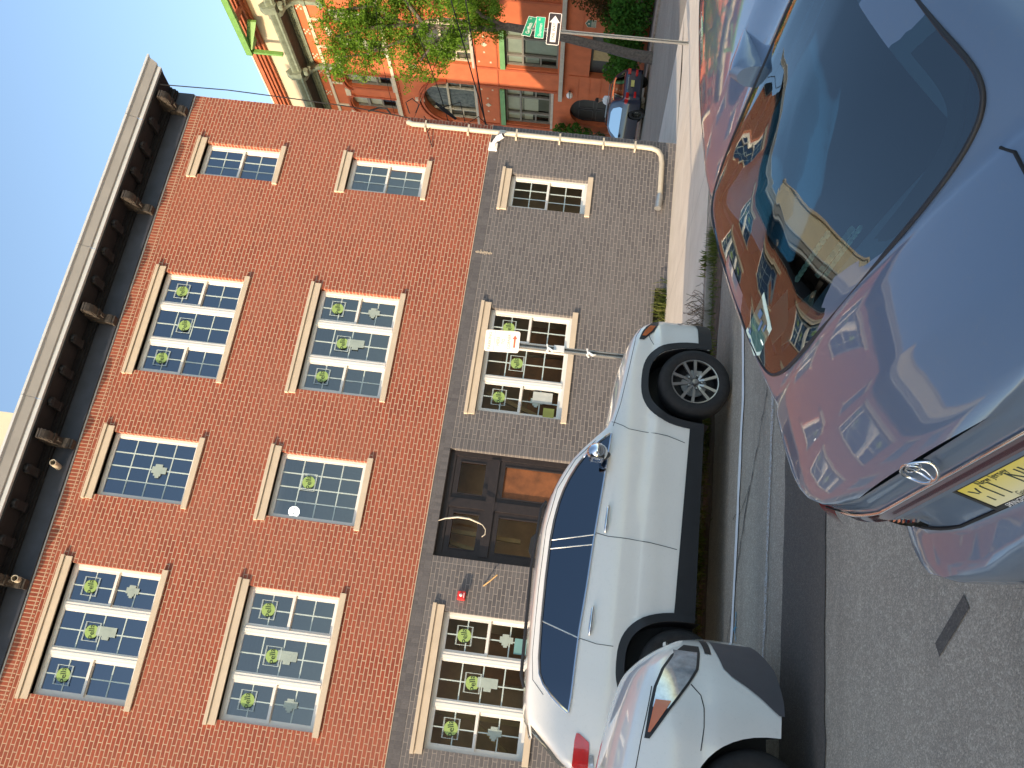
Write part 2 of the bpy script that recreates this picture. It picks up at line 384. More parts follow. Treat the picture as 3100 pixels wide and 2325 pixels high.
# far pavement and garden in front of the orange building
fs = MB(); 
for a, b in zip([-30, -10, 0, 6, 12, 18, 26, 36][:-1], [-30, -10, 0, 6, 12, 18, 26, 36][1:]):
    for n0, n1, d0, d1 in ((14.25, 15.7, 0.05, 0.05),):
        q = []
        for (nn, ee) in ((n0, a), (n1, a), (n1, b), (n0, b)):
            P = N6 * nn + E6 * ee; q.append((P.x, P.y, zg(P.x, P.y) + 0.06))
        fs.quad(*q)
        P = [N6 * n0 + E6 * ee for ee in (a, b)]
        fs.quad((P[0].x, P[0].y, zg(*P[0].xy) - 0.1), (P[1].x, P[1].y, zg(*P[1].xy) - 0.1), (P[1].x, P[1].y, zg(*P[1].xy) + 0.06), (P[0].x, P[0].y, zg(*P[0].xy) + 0.06))
tag(fs.build('sidewalk', M_KERB), kind='structure')
M_SOIL = mat('garden_soil', (0.07, 0.05, 0.035), 0.95, var=0.4, scale=8)
gs = MB()
for a, b in zip([-30, -10, 0, 6, 12, 18, 26, 36][:-1], [-30, -10, 0, 6, 12, 18, 26, 36][1:]):
    q = []
    for (nn, ee) in ((15.7, a), (18.3, a), (18.3, b), (15.7, b)):
        P = N6 * nn + E6 * ee; q.append((P.x, P.y, zg(P.x, P.y) + 0.055))
    gs.quad(*q)
tag(gs.build('garden_bed', M_SOIL), kind='structure')

# ------------------------------------------------------------------ corner building
Z = dict(LB1=3.20, LT1=3.34, ST1=1.643, SB1=1.541, RD=3.734, LB2=6.499, LT2=6.638, ST2=4.942, SB2=4.843,
         LB3=9.568, LT3=9.706, ST3=7.984, SB3=7.886, TOP=10.118)
COLS = {'A': (-2.03, -1.054), 'B': (-6.432, -4.149), 'C': (-8.815, -7.466), 'D': (-12.132, -9.836), 'E': (-15.6, -13.9), 'F': (-18.6, -16.9)}
INS = 0.09; REC = 0.10
XL = -20.0; DOOR = (-9.04, -7.11, -0.09, 3.53)
bld = thing('corner_building', 'three storey corner building, red brick over charcoal brick, under a dark bracketed cornice', 'building', (0, 0, -0.1))

def wall_cells(m, x0, x1, z0, z1, ops, y=0.0, rec=REC, mi=0):
    xs = sorted({x0, x1} | {q for o in ops for q in o[:2] if x0 < q < x1})
    zs = sorted({z0, z1} | {q for o in ops for q in o[2:] if z0 < q < z1})
    for a, b in zip(xs[:-1], xs[1:]):
        for c, d in zip(zs[:-1], zs[1:]):
            cx, cz = (a + b) / 2, (c + d) / 2
            if any(o[0] < cx < o[1] and o[2] < cz < o[3] for o in ops): continue
            m.quad((a, y, c), (b, y, c), (b, y, d), (a, y, d), mi)
    for o in ops:
        a, b = max(o[0], x0), min(o[1], x1); c, d = max(o[2], z0), min(o[3], z1)
        if c >= d or a >= b: continue
        m.quad((o[0], y, c), (o[0], y, d), (o[0], y + rec, d), (o[0], y + rec, c), mi)
        m.quad((o[1], y, c), (o[1], y + rec, c), (o[1], y + rec, d), (o[1], y, d), mi)
        if o[3] <= z1: m.quad((a, y, o[3]), (b, y, o[3]), (b, y + rec, o[3]), (a, y + rec, o[3]), mi)
        if o[2] >= z0: m.quad((a, y, o[2]), (a, y + rec, o[2]), (b, y + rec, o[2]), (b, y, o[2]), mi)

wins = []   # (col, floor)
for c in 'ABCDEF':
    for f in (1, 2, 3):
        if c == 'C' and f == 1: continue
        wins.append((c, f))
def opening(c, f): a, b = COLS[c]; return (a + INS, b - INS, Z['ST%d' % f], Z['LB%d' % f])
ops = [opening(c, f) for c, f in wins]
m = MB(); wall_cells(m, XL, 0, Z['RD'], Z['TOP'], [o for o in ops if o[2] > Z['RD']], rec=0.3)
m.quad((0, 0, Z['RD']), (0, 13, Z['RD']), (0, 13, Z['TOP']), (0, 0, Z['TOP'])); m.quad((XL, 13, Z['RD']), (XL, 0, Z['RD']), (XL, 0, Z['TOP']), (XL, 13, Z['TOP']))
m.build('red_brick_wall', M_RED, bld)
WELL = (-5.7, -3.45, -0.3, 0.14)
m = MB(); wall_cells(m, XL, 0, -0.4, Z['RD'], [o for o in ops if o[2] < Z['RD']] + [DOOR, WELL], rec=0.3)
m.quad((0, 0, -0.9), (0, 13, -0.9), (0, 13, Z['RD']), (0, 0, Z['RD'])); m.quad((XL, 13, -0.4), (XL, 0, -0.4), (XL, 0, Z['RD']), (XL, 13, Z['RD']))
m.build('charcoal_brick_wall', M_GRY, bld)
m = MB(); m.box(XL, 0.003, -0.004, 0.02, Z['RD'] - 0.204, Z['RD'] - 0.001, 0); m.box(0.0, 0.004, 0.02, 13, Z['RD'] - 0.204, Z['RD'] - 0.001, 0)
m.build('charcoal_soldier_course', M_GRYS, bld)
m = MB(); m.box(XL, 0.003, -0.004, 0.02, Z['TOP'] - 0.222, Z['TOP'] - 0.018); m.build('red_soldier_course', M_REDS, bld)
for a, b in ((DOOR[0] - 0.204, DOOR[0] - 0.001), (DOOR[1] + 0.001, DOOR[1] + 0.204)):
    m = MB(); m.box(a, b, -0.004, 0.02, -0.09, Z['RD'] - 0.206); m.build('door_surround', M_GRYR, bld)
m = MB(); m.box(XL, 0.012, -0.014, 0.0, Z['RD'] - 0.0005, Z['RD'] + 0.010); m.build('cream_joint', M_STONE, bld)
M_WELL = mat('rusty_window_well', (0.10, 0.075, 0.05), 0.8, var=0.5, scale=12)
m = MB(); m.box(WELL[0] + 0.01, WELL[1] - 0.01, 0.18, 0.2, -0.3, 0.139); 
for i in range(18): m.box(WELL[0] + 0.05 + i * 0.12, WELL[0] + 0.10 + i * 0.12, 0.165, 0.18, -0.3, 0.13)
m.build('basement_window', M_WELL, bld)

# rooms behind the glass
def room(name, z0, z1, colr, y1=3.2, parts=()):
    m = MB(); x0, x1 = XL + .1, -.1
    m.quad((x0, y1, z0), (x0, y1, z1), (x1, y1, z1), (x1, y1, z0)); m.quad((x0, .305, z0), (x0, y1, z0), (x1, y1, z0), (x1, .305, z0))
    m.quad((x0, .305, z1), (x1, .305, z1), (x1, y1, z1), (x0, y1, z1))
    for x in (x0, -2.9, -7.0, -9.45, x1): m.box(x - .05, x + .05, .305, y1, z0, z1)
    m.build(name, mat(name, colr, 0.9, var=0.3, scale=1.5), bld)
room('street_level_room', -0.2, 3.5, (0.62, 0.38, 0.22), 1.3)
room('middle_floor_room', 3.75, 6.8, (0.36, 0.35, 0.33))
room('top_floor_room', 6.95, 9.9, (0.20, 0.205, 0.21))
M_ROOFM = mat('roof_membrane', (0.25, 0.24, 0.23), 0.8)
m = MB(); m.box(XL, 0, 0, 13, 10.64, 10.66); m.box(XL, 0, 12.9, 13.0, -0.4, 10.7); m.build('roof', M_ROOFM, bld)

FW = 0.05
ORD = {'A': 'narrow', 'B': 'triple', 'C': 'square', 'D': 'triple', 'E': 'square', 'F': 'square'}
def disc(m, cx, y, cz, r, mi, n=28):
    v = [(cx + r * cos(2 * pi * k / n), y, cz + r * sin(2 * pi * k / n)) for k in range(n)]; m.poly(v, mi)
def sticker(win, cx, cz, y, part=1.0):
    m = MB(); y = y - 0.006; disc(m, cx, y, cz, 0.112, 0)
    tm = text_mesh('Pella', 0.135)
    m.mesh(tm, 1, Matrix.Translation((cx, y - 0.003, cz - 0.004)) @ Matrix.Rotation(radians(90), 4, 'X') @ Matrix.Rotation(radians(14), 4, 'Z'))
    for dx in (-0.150, -0.128, 0.128, 0.150):
        m.box(cx + dx - .004, cx + dx + .004, y - .001, y + .001, cz - 0.135, cz + 0.135, 2) if abs(dx) > 0.14 else m.box(cx - 0.15, cx + 0.15, y - .002, y, cz + dx - .004, cz + dx + .004, 2)
    m.box(cx - 0.15, cx + 0.15, y - .002, y, cz - .118, cz - .112, 2); m.box(cx - 0.15, cx + 0.15, y - .002, y, cz + .112, cz + .118, 2)
    m.build('sticker', [M_LIME, M_INK, M_GRID], win)
def label_paper(win, cx, cz, y, k=1.0, kind=0):
    m = MB(); y -= 0.005
    if kind == 0:
        for i, (a, b, c, d) in enumerate(((-.05, .05, -.12, .10), (-.09, .09, -.05, .06), (-.12, .02, -.03, .03))): m.box(cx + a * k, cx + b * k, y - .002 - .0008 * i, y, cz + c * k, cz + d * k)
    else: m.box(cx - .07 * k, cx + .07 * k, y - .002, y, cz - .15 * k, cz + .15 * k); m.box(cx - .12 * k, cx + .03 * k, y - .003, y - .002, cz - .06 * k, cz + .05 * k)
    m.build('paper_label', M_TAPE, win)

def sash(win, x0, x1, z0, z1, nx, nz, y, glass, sw_=0.045):
    m = MB(); d = 0.035
    m.box(x0, x0 + sw_, y, y + d, z0, z1); m.box(x1 - sw_, x1, y, y + d, z0, z1)
    m.box(x0 + sw_, x1 - sw_, y, y + d, z0, z0 + sw_); m.box(x0 + sw_, x1 - sw_, y, y + d, z1 - sw_, z1)
    s = m.build('sash', M_VINYL, win)
    g = MB(); a, b, c, e = x0 + sw_, x1 - sw_, z0 + sw_, z1 - sw_
    for i in range(1, nx): x = a + (b - a) * i / nx; g.box(x - .010, x + .010, y + .010, y + .016, c, e)
    for i in range(1, nz): zz = c + (e - c) * i / nz; g.box(a, b, y + .0105, y + .0165, zz - .010, zz + .010)
    if nx * nz > 1: g.build('grille_bar', M_GRID, win)
    p = MB(); p.quad((a, y + .019, c), (b, y + .019, c), (b, y + .019, e), (a, y + .019, e)); p.build('pane', glass, win)
    return a, b, c, e
def window(c, f):
    a, b = COLS[c]; x0, x1, z0, z1 = opening(c, f); gl = {1: M_GLD, 2: M_GLM, 3: M_GLU}[f]
    m = MB(); y0 = REC
    m.box(x0, x0 + FW, y0, y0 + .09, z0, z1); m.box(x1 - FW, x1, y0, y0 + .09, z0, z1)
    m.box(x0 + FW, x1 - FW, y0, y0 + .09, z0, z0 + FW); m.box(x0 + FW, x1 - FW, y0, y0 + .09, z1 - FW, z1)
    kind = ORD[c]; xm = []
    if kind == 'triple':
        wd = x1 - x0; xm = [x0 + wd * 0.325, x1 - wd * 0.325]
        for x in xm: m.box(x - .055, x + .055, y0 - .012, y0 + .09, z0 + FW, z1 - FW); m.box(x - .012, x + .012, y0 - .018, y0 - .012, z0 + FW, z1 - FW)
    win = m.build('window', M_VINYL, bld)
    pos = {'A': 'narrow', 'B': 'triple', 'C': 'square grid', 'D': 'wide triple', 'E': 'hidden', 'F': 'hidden'}[c]
    l = MB(); k = f; l.box(a, b, -.032, .1, Z['LB%d' % k], Z['LT%d' % k] - .012); l.box(a - .012, b + .012, -.062, .1, Z['LT%d' % k] - .008, Z['LT%d' % k] + .05)
    l.build('lintel', M_STONE, win)
    l = MB(); l.box(a + .02, b - .03, -.05, .12, Z['SB%d' % k], Z['ST%d' % k] - .001); l.build('sill', M_STONE, win)
    zi0, zi1 = z0 + FW, z1 - FW; zm = (zi0 + zi1) / 2
    def dh(xa, xb, nx, stick, paper):
        A = sash(win, xa, xb, zm - .02, zi1, nx, 2, y0 + .012, gl)
        B = sash(win, xa, xb, zi0, zm + .015, nx, 2, y0 + .052, gl)
        if stick: sticker(win, (xa + xb) / 2, zi1 - (zi1 - zm) * 0.46, y0 + .012)
        if paper: label_paper(win, (xa + xb) / 2 + .02, zm - (zm - zi0) * 0.40, y0 + .05, 1.0)
    if kind == 'narrow': dh(x0 + FW, x1 - FW, 3, False, False)
    elif kind == 'triple':
        st = f in (1, 2, 3)
        dh(x0 + FW, xm[0] - .055, 2, st, (c, f) in (('D', 2), ('D', 1), ('B', 1)))
        dh(xm[1] + .055, x1 - FW, 2, st, (c, f) in (('D', 3), ('D', 1), ('B', 2)))
        q = sash(win, xm[0] + .055, xm[1] - .055, zi0, zi1, 2, 4, y0 + .012, gl, .03)
        sticker(win, (xm[0] + xm[1]) / 2, zi1 - (zi1 - zi0) * 0.395, y0 + .012)
        if c == 'D' or f == 2: label_paper(win, (xm[0] + xm[1]) / 2 + .03, zi1 - (zi1 - zi0) * 0.56, y0 + .012, 1.1, 1)
    else:
        sash(win, x0 + FW, x1 - FW, zi0, zi1, 4, 4, y0 + .012, gl, .03)
        if (c, f) == ('C', 3): label_paper(win, x0 + (x1 - x0) * .50, z1 - (z1 - z0) * .60, y0 + .012, 1.2)
        if (c, f) == ('C', 2): sticker(win, x0 + (x1 - x0) * .60, z1 - (z1 - z0) * .37, y0 + .012)
    return win
for c, f in wins: window(c, f)

# things seen inside through the glass: leaning timbers, plywood sheets, notices, a ceiling lamp
M_LUM = mat('bare_timber', (0.42, 0.27, 0.12), 0.8, var=0.15)
m = MB()
for p, q in (((-11.95, .75, 1.9), (-11.5, .75, 2.55)), ((-11.5, .8, 1.6), (-11.45, .8, 3.3)), ((-6.2, .7, 1.7), (-5.7, .7, 3.1)), ((-8.9, .6, 2.1), (-8.65, .6, 3.4)), ((-8.5, .6, 2.1), (-8.45, .6, 3.4))):
    m.tube([p, q], .05, 4)
m.build('timber_brace', M_LUM, bld)
m = MB(); m.box(-5.5, -4.9, .6, .62, 1.3, 2.9); m.box(-6.3, -5.6, .7, .72, 1.0, 2.3); m.box(-4.8, -4.2, .7, .72, 1.3, 2.4); m.box(-10.9, -10.1, .7, .72, 1.0, 2.5); m.build('plywood_sheet', M_PLY, bld)
M_TEAL = mat('teal_notice', (0.16, 0.33, 0.32), 0.7, var=0.1); M_YEL = mat('yellow_notice', (0.42, 0.42, 0.10), 0.7, var=0.1); M_PAP = mat('white_notice', (0.5, 0.52, 0.48), 0.7, var=0.1)
for nm, mm, (a, b, c, d) in (('teal_notice', M_TEAL, (-10.45, -10.2, 1.72, 1.98)), ('white_notice', M_PAP, (-6.02, -5.80, 1.84, 2.20)), ('yellow_notice', M_YEL, (-6.28, -6.1, 1.78, 1.98))):
    q = MB(); q.box(a, b, .135, .137, c, d); q.build(nm, mm, bld)
q = MB(); q.sphere((-8.35, 1.1, 6.35), .10, 10); q.build('ceiling_lamp', mat('lit_lamp', (0.9, 0.9, 0.85), 0.4, var=0.01, Emission_Color=(1, .95, .85), Emission_Strength=4.0), bld)

# entrance
dr = MB(); x0, x1, z0, z1 = DOOR; y = .12
dr.box(x0, x0 + .09, y, y + .14, z0, z1); dr.box(x1 - .09, x1, y, y + .14, z0, z1); dr.box(x0 + .09, x1 - .09, y, y + .14, z1 - .12, z1); dr.box(x0 + .09, x1 - .09, y - .02, y + .14, 2.62, 2.78)
xm = -8.05; dr.box(xm - .08, xm + .08, y - .012, y + .14, 2.78, z1 - .12); dr.box(xm - .08, xm + .08, y - .012, y + .14, z0, 2.62)
door = dr.build('entrance', M_WOODD, bld)
def leaf(name, a, b, c, d, glass, yy=y + .02, fr=.085):
    m = MB(); m.box(a, a + fr, yy, yy + .05, c, d); m.box(b - fr, b, yy, yy + .05, c, d); m.box(a + fr, b - fr, yy, yy + .05, c, c + fr); m.box(a + fr, b - fr, yy, yy + .05, d - fr, d)
    for k, t in ((.0, .018),): 
        m.box(a + fr, a + fr + t, yy - .012, yy + .05, c + fr, d - fr); m.box(b - fr - t, b - fr, yy - .012, yy + .05, c + fr, d - fr)
        m.box(a + fr + t, b - fr - t, yy - .012, yy + .05, d - fr - t, d - fr)
    m.build(name, M_WOODD, door)
    g = MB(); g.quad((a + fr, yy + .03, c + fr), (b - fr, yy + .03, c + fr), (b - fr, yy + .03, d - fr), (a + fr, yy + .03, d - fr)); g.build('door_glass' if glass is M_GLD else 'plywood_panel', glass, door)
leaf('transom_sash', x0 + .09, xm - .08, 2.78, z1 - .12, M_GLD); leaf('transom_sash', xm + .08, x1 - .09, 2.78, z1 - .12, M_GLD)
leaf('door_leaf', x0 + .09, xm - .08, z0 + .02, 2.62, M_GLD); leaf('door_leaf', xm + .08, x1 - .09, z0 + .02, 2.62, M_PLY)
m = MB(); m.box(x0, x1, -0.02, .3, -0.12, -0.02); m.build('door_step', M_CONC, door)

# cornice
cor = MB(); cor.box(XL, -0.002, -.06, 0.3, Z['TOP'] + .012, 10.50)
cornice = cor.build('cornice_frieze', M_NAVY, bld)
m = MB(); m.box(XL, 0.0, -.02, -.0, Z['TOP'] - .014, Z['TOP'] + .010); m.build('white_flashing', M_ALUL, cornice)
m = MB(); m.box(XL, 0.0, -.16, 0.0, 10.502, 10.565); m.box(XL, 0.0, -.115, 0.0, 10.47, 10.4998); m.box(XL, 0.004, -.64, 0.0, 10.60, 10.66); m.box(XL, 0.002, -.20, 0, 10.567, 10.599)
m.build('soffit', mat('black_soffit_paint', (0.012, 0.012, 0.014), .75, var=.3), cornice)
prof = [(-.635, 10.63), (-.70, 10.63), (-.71, 10.70), (-.745, 10.715), (-.80, 10.87), (-.84, 10.885), (-.84, 10.93), (-.3, 11.0), (-.3, 10.68), (-.635, 10.68)]
def xe(y): return 0.02 + max(0, (-y - .66)) * 1.35
for nm, idx, mt_ in (('fascia_lower_edge', (0, 1, 2), M_ALUL), ('fascia', (2, 3, 4), M_ALU), ('fascia_top_edge', (4, 5, 6, 7), M_ALUL)):
    m = MB()
    for i, j in zip(idx[:-1], idx[1:]):
        (ya, za), (yb, zb) = prof[i], prof[j]
        segs = [XL, -16.5, -13.4, -10.4, -7.35, -4.3, -1.27]
        for s in range(len(segs)):
            xa = segs[s]; last = s == len(segs) - 1; xb0 = xe(ya) if last else segs[s + 1] - .006; xb1 = xe(yb) if last else segs[s + 1] - .006
            k = .0 if s % 2 else .003
            m.quad((xa, ya - k, za), (xb0, ya - k, za), (xb1, yb - k, zb), (xa, yb - k, zb))
    m.build(nm, mt_, cornice)
m = MB(); m.poly([(xe(y_), y_, z_) for y_, z_ in prof[:8]] + [(0.02, -.3, 10.64)]); m.poly([(0.003, -.64, 10.60), (0.003, -.0, 10.60), (0.02, 0.0, 10.99), (0.02, -.64, 10.9)]); m.build('cornice_end', M_NAVY, cornice)
def bracket_mesh(big=True):
    m = MB()
    if big:
        pr = [(-.06, 10.135), (-.13, 10.14), (-.17, 10.19), (-.16, 10.25), (-.20, 10.30), (-.27, 10.33), (-.38, 10.36), (-.50, 10.36), (-.58, 10.40), (-.62, 10.47), (-.60, 10.55), (-.56, 10.598), (-.06, 10.598)]
        m.prism([(-.068, a, b) for a, b in pr], (.136, 0, 0))
        for zz, yy, h in ((10.43, -.60, .03), (10.48, -.625, .03), (10.53, -.62, .03), (10.385, -.55, .03)): m.box(-.082, .082, yy, yy + .2, zz, zz + h)
        m.box(-.085, .085, -.42, -.36, 10.34, 10.60); m.box(-.085, .085, -.205, -.165, 10.20, 10.60); m.box(-.08, .08, -.175, -.06, 10.14, 10.18)
        m.tube([(-.08, -.52, 10.47), (.08, -.52, 10.47)], .075, 12); m.tube([(-.08, -.16, 10.22), (.08, -.16, 10.22)], .05, 10)
        m.box(-.02, .02, -.35, -.2, 10.30, 10.34)
    else:
        pr = [(-.16, 10.53), (-.22, 10.51), (-.34, 10.51), (-.46, 10.52), (-.53, 10.53), (-.55, 10.56), (-.54, 10.598), (-.16, 10.598)]
        m.prism([(-.075, a, b) for a, b in pr], (.15, 0, 0)); m.tube([(-.08, -.26, 10.54), (.08, -.26, 10.54)], .045, 10); m.tube([(-.08, -.49, 10.55), (.08, -.49, 10.55)], .035, 10)
        m.box(-.03, .03, -.57, -.53, 10.53, 10.598)
    return m
bb = bracket_mesh(True).build('large_bracket', M_BRKT, bld, smooth=35); sb = bracket_mesh(False).build('small_bracket', mat('near_black_bracket_paint', (0.011, 0.011, 0.013), .75, var=.3), bld, smooth=35)  # small brackets get a nearly black tone, darker than the large ones
bx = [-.52 - 2.47 * i for i in range(8)]
first = [True, True]
def put(src, x, k):
    if first[k]: first[k] = False; src.location.x = x; return
    c = src.copy(); COL.objects.link(c); c.location.x = x
for i, x in enumerate(bx):
    put(bb, x, 0)
    for j in (1, 2, 3):
        if x - j * .6175 > XL: put(sb, x - j * .6175, 1)
for x, z_ in ((-8.35, 10.30), (-10.35, 10.27)):
    m = MB(); R = [(.055, 0), (.055, .30), (.045, .30), (.045, .02), (0.001, .02)]
    m.lathe([(r, h) for r, h in R], (x, -.05, z_), (0.0, -1, -.12), 16); m.build('vent_pipe', M_CREAMP, bld, smooth=40)

# drain pipe and its offset at the foot
m = MB(); m.tube([(-.16, -.03, 5.50), (-.19, -.075, 5.47), (-.235, -.085, 5.40), (-.235, -.085, .62), (-.245, -.085, .42), (-.30, -.085, .29), (-.42, -.085, .225), (-.6, -.085, .20), (-1.42, -.085, .19)], .052, 14)
pipe = m.build('drain_pipe', M_CREAMP, bld, smooth=50)
m = MB()
for z_ in (5.1, 4.2, 3.2, 2.3, 1.4, .75): m.box(-.33, -.14, -.135, -.0, z_, z_ + .035)
m.build('pipe_clamp', M_CREAMP, pipe)
m = MB(); m.tube([(-.235, -.085, 3.45), (-.235, -.085, 3.56)], .06, 14); m.tube([(-1.36, -.085, .19), (-1.44, -.085, .2), (-1.70, -.10, .215)], [.06, .075, .07], 12); m.build('pipe_joint', M_STEEL, pipe, smooth=50)

# small things fixed to the wall
t = thing('security_camera', 'white security camera on a square base beside the drain pipe', 'camera', (-.56, 0, 3.65))
m = MB(); m.box(-.65, -.47, -.06, -.0, 3.57, 3.75); m.build('base_plate', M_WHITE, t, bevel=.008)
m = MB(); m.tube([(-.56, -.06, 3.66), (-.53, -.14, 3.64), (-.50, -.20, 3.60)], [.035, .04, .045], 12); m.sphere((-.49, -.23, 3.56), .062, 10); m.tube([(-.49, -.22, 3.58), (-.46, -.30, 3.46)], [.06, .055], 14); m.build('housing', M_WHITE, t, smooth=50)
m = MB(); m.tube([(-.4605, -.299, 3.461), (-.458, -.304, 3.452)], [.046, .04], 14); m.build('lens', M_BLACK, t, smooth=50)
t = thing('fire_alarm', 'small red fire alarm box between the entrance and the triple window', 'alarm', (-9.66, 0, 2.94))
M_REDP = mat('red_alarm_plastic', (0.62, 0.03, 0.03), .4, var=.06)
m = MB(); m.box(-9.73, -9.59, -.12, 0, 2.88, 3.01); m.build('box', M_REDP, t, bevel=.01)
m = MB(); m.lathe([(.024, 0), (.026, .012), (.016, .02), (.001, .02)], (-9.66, -.12, 2.95), (0, -1, 0), 16); m.box(-9.70, -9.62, -.124, -.12, 2.895, 2.905); m.build('strobe', M_WHITE, t, smooth=40)
m = MB(); m.tube([(-9.44, .0, 2.61), (-9.38, -.10, 2.52), (-9.26, -.16, 2.40)], .013, 6)
tag(m.build('wooden_stick', M_LUM), 'short pale stick poking out of the charcoal brick left of the entrance', 'stick')
m = MB(); pts = [(-8.30, -.005, 3.53), (-8.42, -.06, 3.40), (-8.46, -.10, 3.2), (-8.45, -.12, 3.0), (-8.42, -.12, 2.86), (-8.46, -.12, 2.74), (-8.56, -.11, 2.68), (-8.64, -.08, 2.71), (-8.66, -.06, 2.76)]
pts = [(-8.44, -.005, 3.53), (-8.40, -.05, 3.42), (-8.36, -.09, 3.2), (-8.37, -.11, 3.0), (-8.42, -.11, 2.83), (-8.45, -.11, 2.76), (-8.52, -.1, 2.70), (-8.60, -.08, 2.70), (-8.64, -.06, 2.75)]
m.tube(pts, [.006, .014, .018, .018, .014, .008, .008, .008, .01], 8)
tag(m.build('loose_cable', M_CREAMP, smooth=60), 'pale looped cable hanging over the transom of the dark entrance', 'cable')
# paint splash on the wall
m = MB(); 
for i in range(26):
    zc = 3.66 - i * .0125; r = .010 + .014 * random.random(); xx = -3.065 + random.uniform(-.012, .012)
    m.box(xx - r, xx + r, -.007, -.0045, zc - .008, zc + .008)
for dx, zz in ((.06, 3.56), (.03, 3.6), (-.05, 3.47)): m.box(-3.065 + min(0, dx), -3.065 + max(0, dx), -.0065, -.0045, zz, zz + .012)
m.build('mortar_splash', M_STONE, bld)

# plain cream building behind
cb = thing('cream_building', 'tall plain cream wall rising behind the corner building', 'building', (-14, 13.2, 0))
m = MB(); m.box(-30, -3.38, 13.3, 24, -.5, 24); m.build('wall', mat('cream_stucco', (0.66, 0.58, 0.43), .9, var=.06, scale=.5), cb)
m = MB(); m.box(-30, -3.3, 13.2, 24, 24, 24.2); m.build('coping', M_STONE, cb)

# ------------------------------------------------------------------ orange building across the side street
def OT(e, n, z):
    P = N6 * n + E6 * e; return (P.x, P.y, z)
obr = thing('orange_building', 'ornate orange painted building with arched windows and green cornice across the side street', 'building', OT(24, 18, -.6))
M_OR = mat('orange_painted_brick', (0.46, 0.115, 0.040), .8, var=.14, scale=1.6, bump=.1)
M_ORD = mat('orange_trim', (0.36, 0.082, 0.03), .8, var=.1, scale=3)
M_CRT = mat('cream_trim', (0.55, 0.46, 0.33), .8, var=.12, scale=6)
M_GGR = mat('grey_green_cornice_paint', (0.16, 0.19, 0.135), .7, var=.3, scale=4)
M_GDK = mat('dark_green_soffit', (0.045, 0.052, 0.038), .8, var=.3, scale=3)
M_GRN = mat('green_painted_steel', (0.13, 0.27, 0.06), .5, var=.12, scale=3)
M_GRB = mat('faded_green_lintel', (0.13, 0.27, 0.10), .6, var=.15, scale=3)
M_FRM = mat('brown_grey_window_frame', (0.17, 0.155, 0.125), .6, var=.1)
M_TILE = mat('terracotta_cornice', (0.37, 0.105, 0.045), .7, var=.15, scale=2)
M_ATT = mat('cream_attic_stucco', (0.48, 0.41, 0.29), .85, var=.07, scale=1)
M_BLD = mat('pale_blind', (0.56, 0.54, 0.44), .8, var=.06)
M_WGL = glass_mat('old_window_glass', (0.85, 0.88, 0.82), .02, .75, (.7, .75, .8), .10)
B_ = 18.0
OW = []  # openings e0,e1,z0,z1
top_w = [(14.3, 15.4), (16.3, 17.4), (19.35, 20.45), (21.35, 22.45), (24.36, 25.42), (26.38, 27.48), (29.3, 30.4), (31.3, 32.4)]
for a, b in top_w: OW.append((a, b, 12.66, 15.0))
arch_w = [(14.2, 17.6), (19.2, 22.62), (24.28, 27.7), (29.2, 32.6)]
for a, b in arch_w: OW.append((a, b, 8.12, 9.6))
bay_w = [(14.6, 17.42, 3.72, 6.41), (19.69, 22.53, 3.72, 6.41), (24.36, 27.53, 4.02, 6.5), (29.6, 32.4, 4.02, 6.5)]
OW += bay_w
OW += [(19.4, 22.65, -.2, 2.12), (24.6, 26.85, -.6, 2.2)]
E0, E1 = 12.5, 38.0
m = MB(OT)
def wc(m, x0, x1, z0, z1, ops, y, rec):
    xs = sorted({x0, x1} | {q for o in ops for q in o[:2]}); zs = sorted({z0, z1} | {q for o in ops for q in o[2:]})
    for a, b in zip(xs[:-1], xs[1:]):
        for c, d in zip(zs[:-1], zs[1:]):
            cx, cz = (a + b) / 2, (c + d) / 2
            if any(o[0] < cx < o[1] and o[2] < cz < o[3] for o in ops): continue
            m.quad((a, y, c), (b, y, c), (b, y, d), (a, y, d))
    for o in ops:
        a, b, c, d = o
        m.quad((a, y, c), (a, y, d), (a, y + rec, d), (a, y + rec, c)); m.quad((b, y, c), (b, y + rec, c), (b, y + rec, d), (b, y, d))
        m.quad((a, y, d), (b, y, d), (b, y + rec, d), (a, y + rec, d)); m.quad((a, y, c), (a, y + rec, c), (b, y + rec, c), (b, y, c))
# arched tops are cut as real arches: the wall over each arch is built from slices
def arch_fill(m, a, b, zs, rise, ztop, y, rec, n=20):
    c = (a + b) / 2; hw = (b - a) / 2
    def za(t): return zs + rise * sqrt(max(0, 1 - ((t - c) / hw) ** 2))
    for i in range(n):
        p, q = a + (b - a) * i / n, a + (b - a) * (i + 1) / n
        m.quad((p, y, za(p)), (q, y, za(q)), (q, y, ztop), (p, y, ztop)); m.quad((p, y, za(p)), (q, y, za(q)), (q, y + rec, za(q)), (p, y + rec, za(p)))
    return za
ops2 = [(a, b, c, (11.3 if c == 8.12 else (15.35 if c == 12.66 else (3.0 if (a == 24.6) else d)))) for a, b, c, d in OW]
wc(m, E0, E1, -1.6, 16.64, ops2, B_, .35)
for a, b in arch_w: arch_fill(m, a, b, 9.6, 1.42, 11.3, B_, .35)
for a, b in top_w: arch_fill(m, a, b, 15.0, .22, 15.35, B_, .35, 10)
arch_fill(m, 24.6, 26.85, 2.2, .76, 3.0, B_, .35, 14)
m.quad((E0, B_, -1.6), (E0, B_ + 14, -1.6), (E0, B_ + 14, 16.64), (E0, B_, 16.64)); m.quad((E1, B_, -1.6), (E1, B_ + 14, -1.6), (E1, B_ + 14, 16.64), (E1, B_, 16.64))
m.build('wall', M_OR, obr)
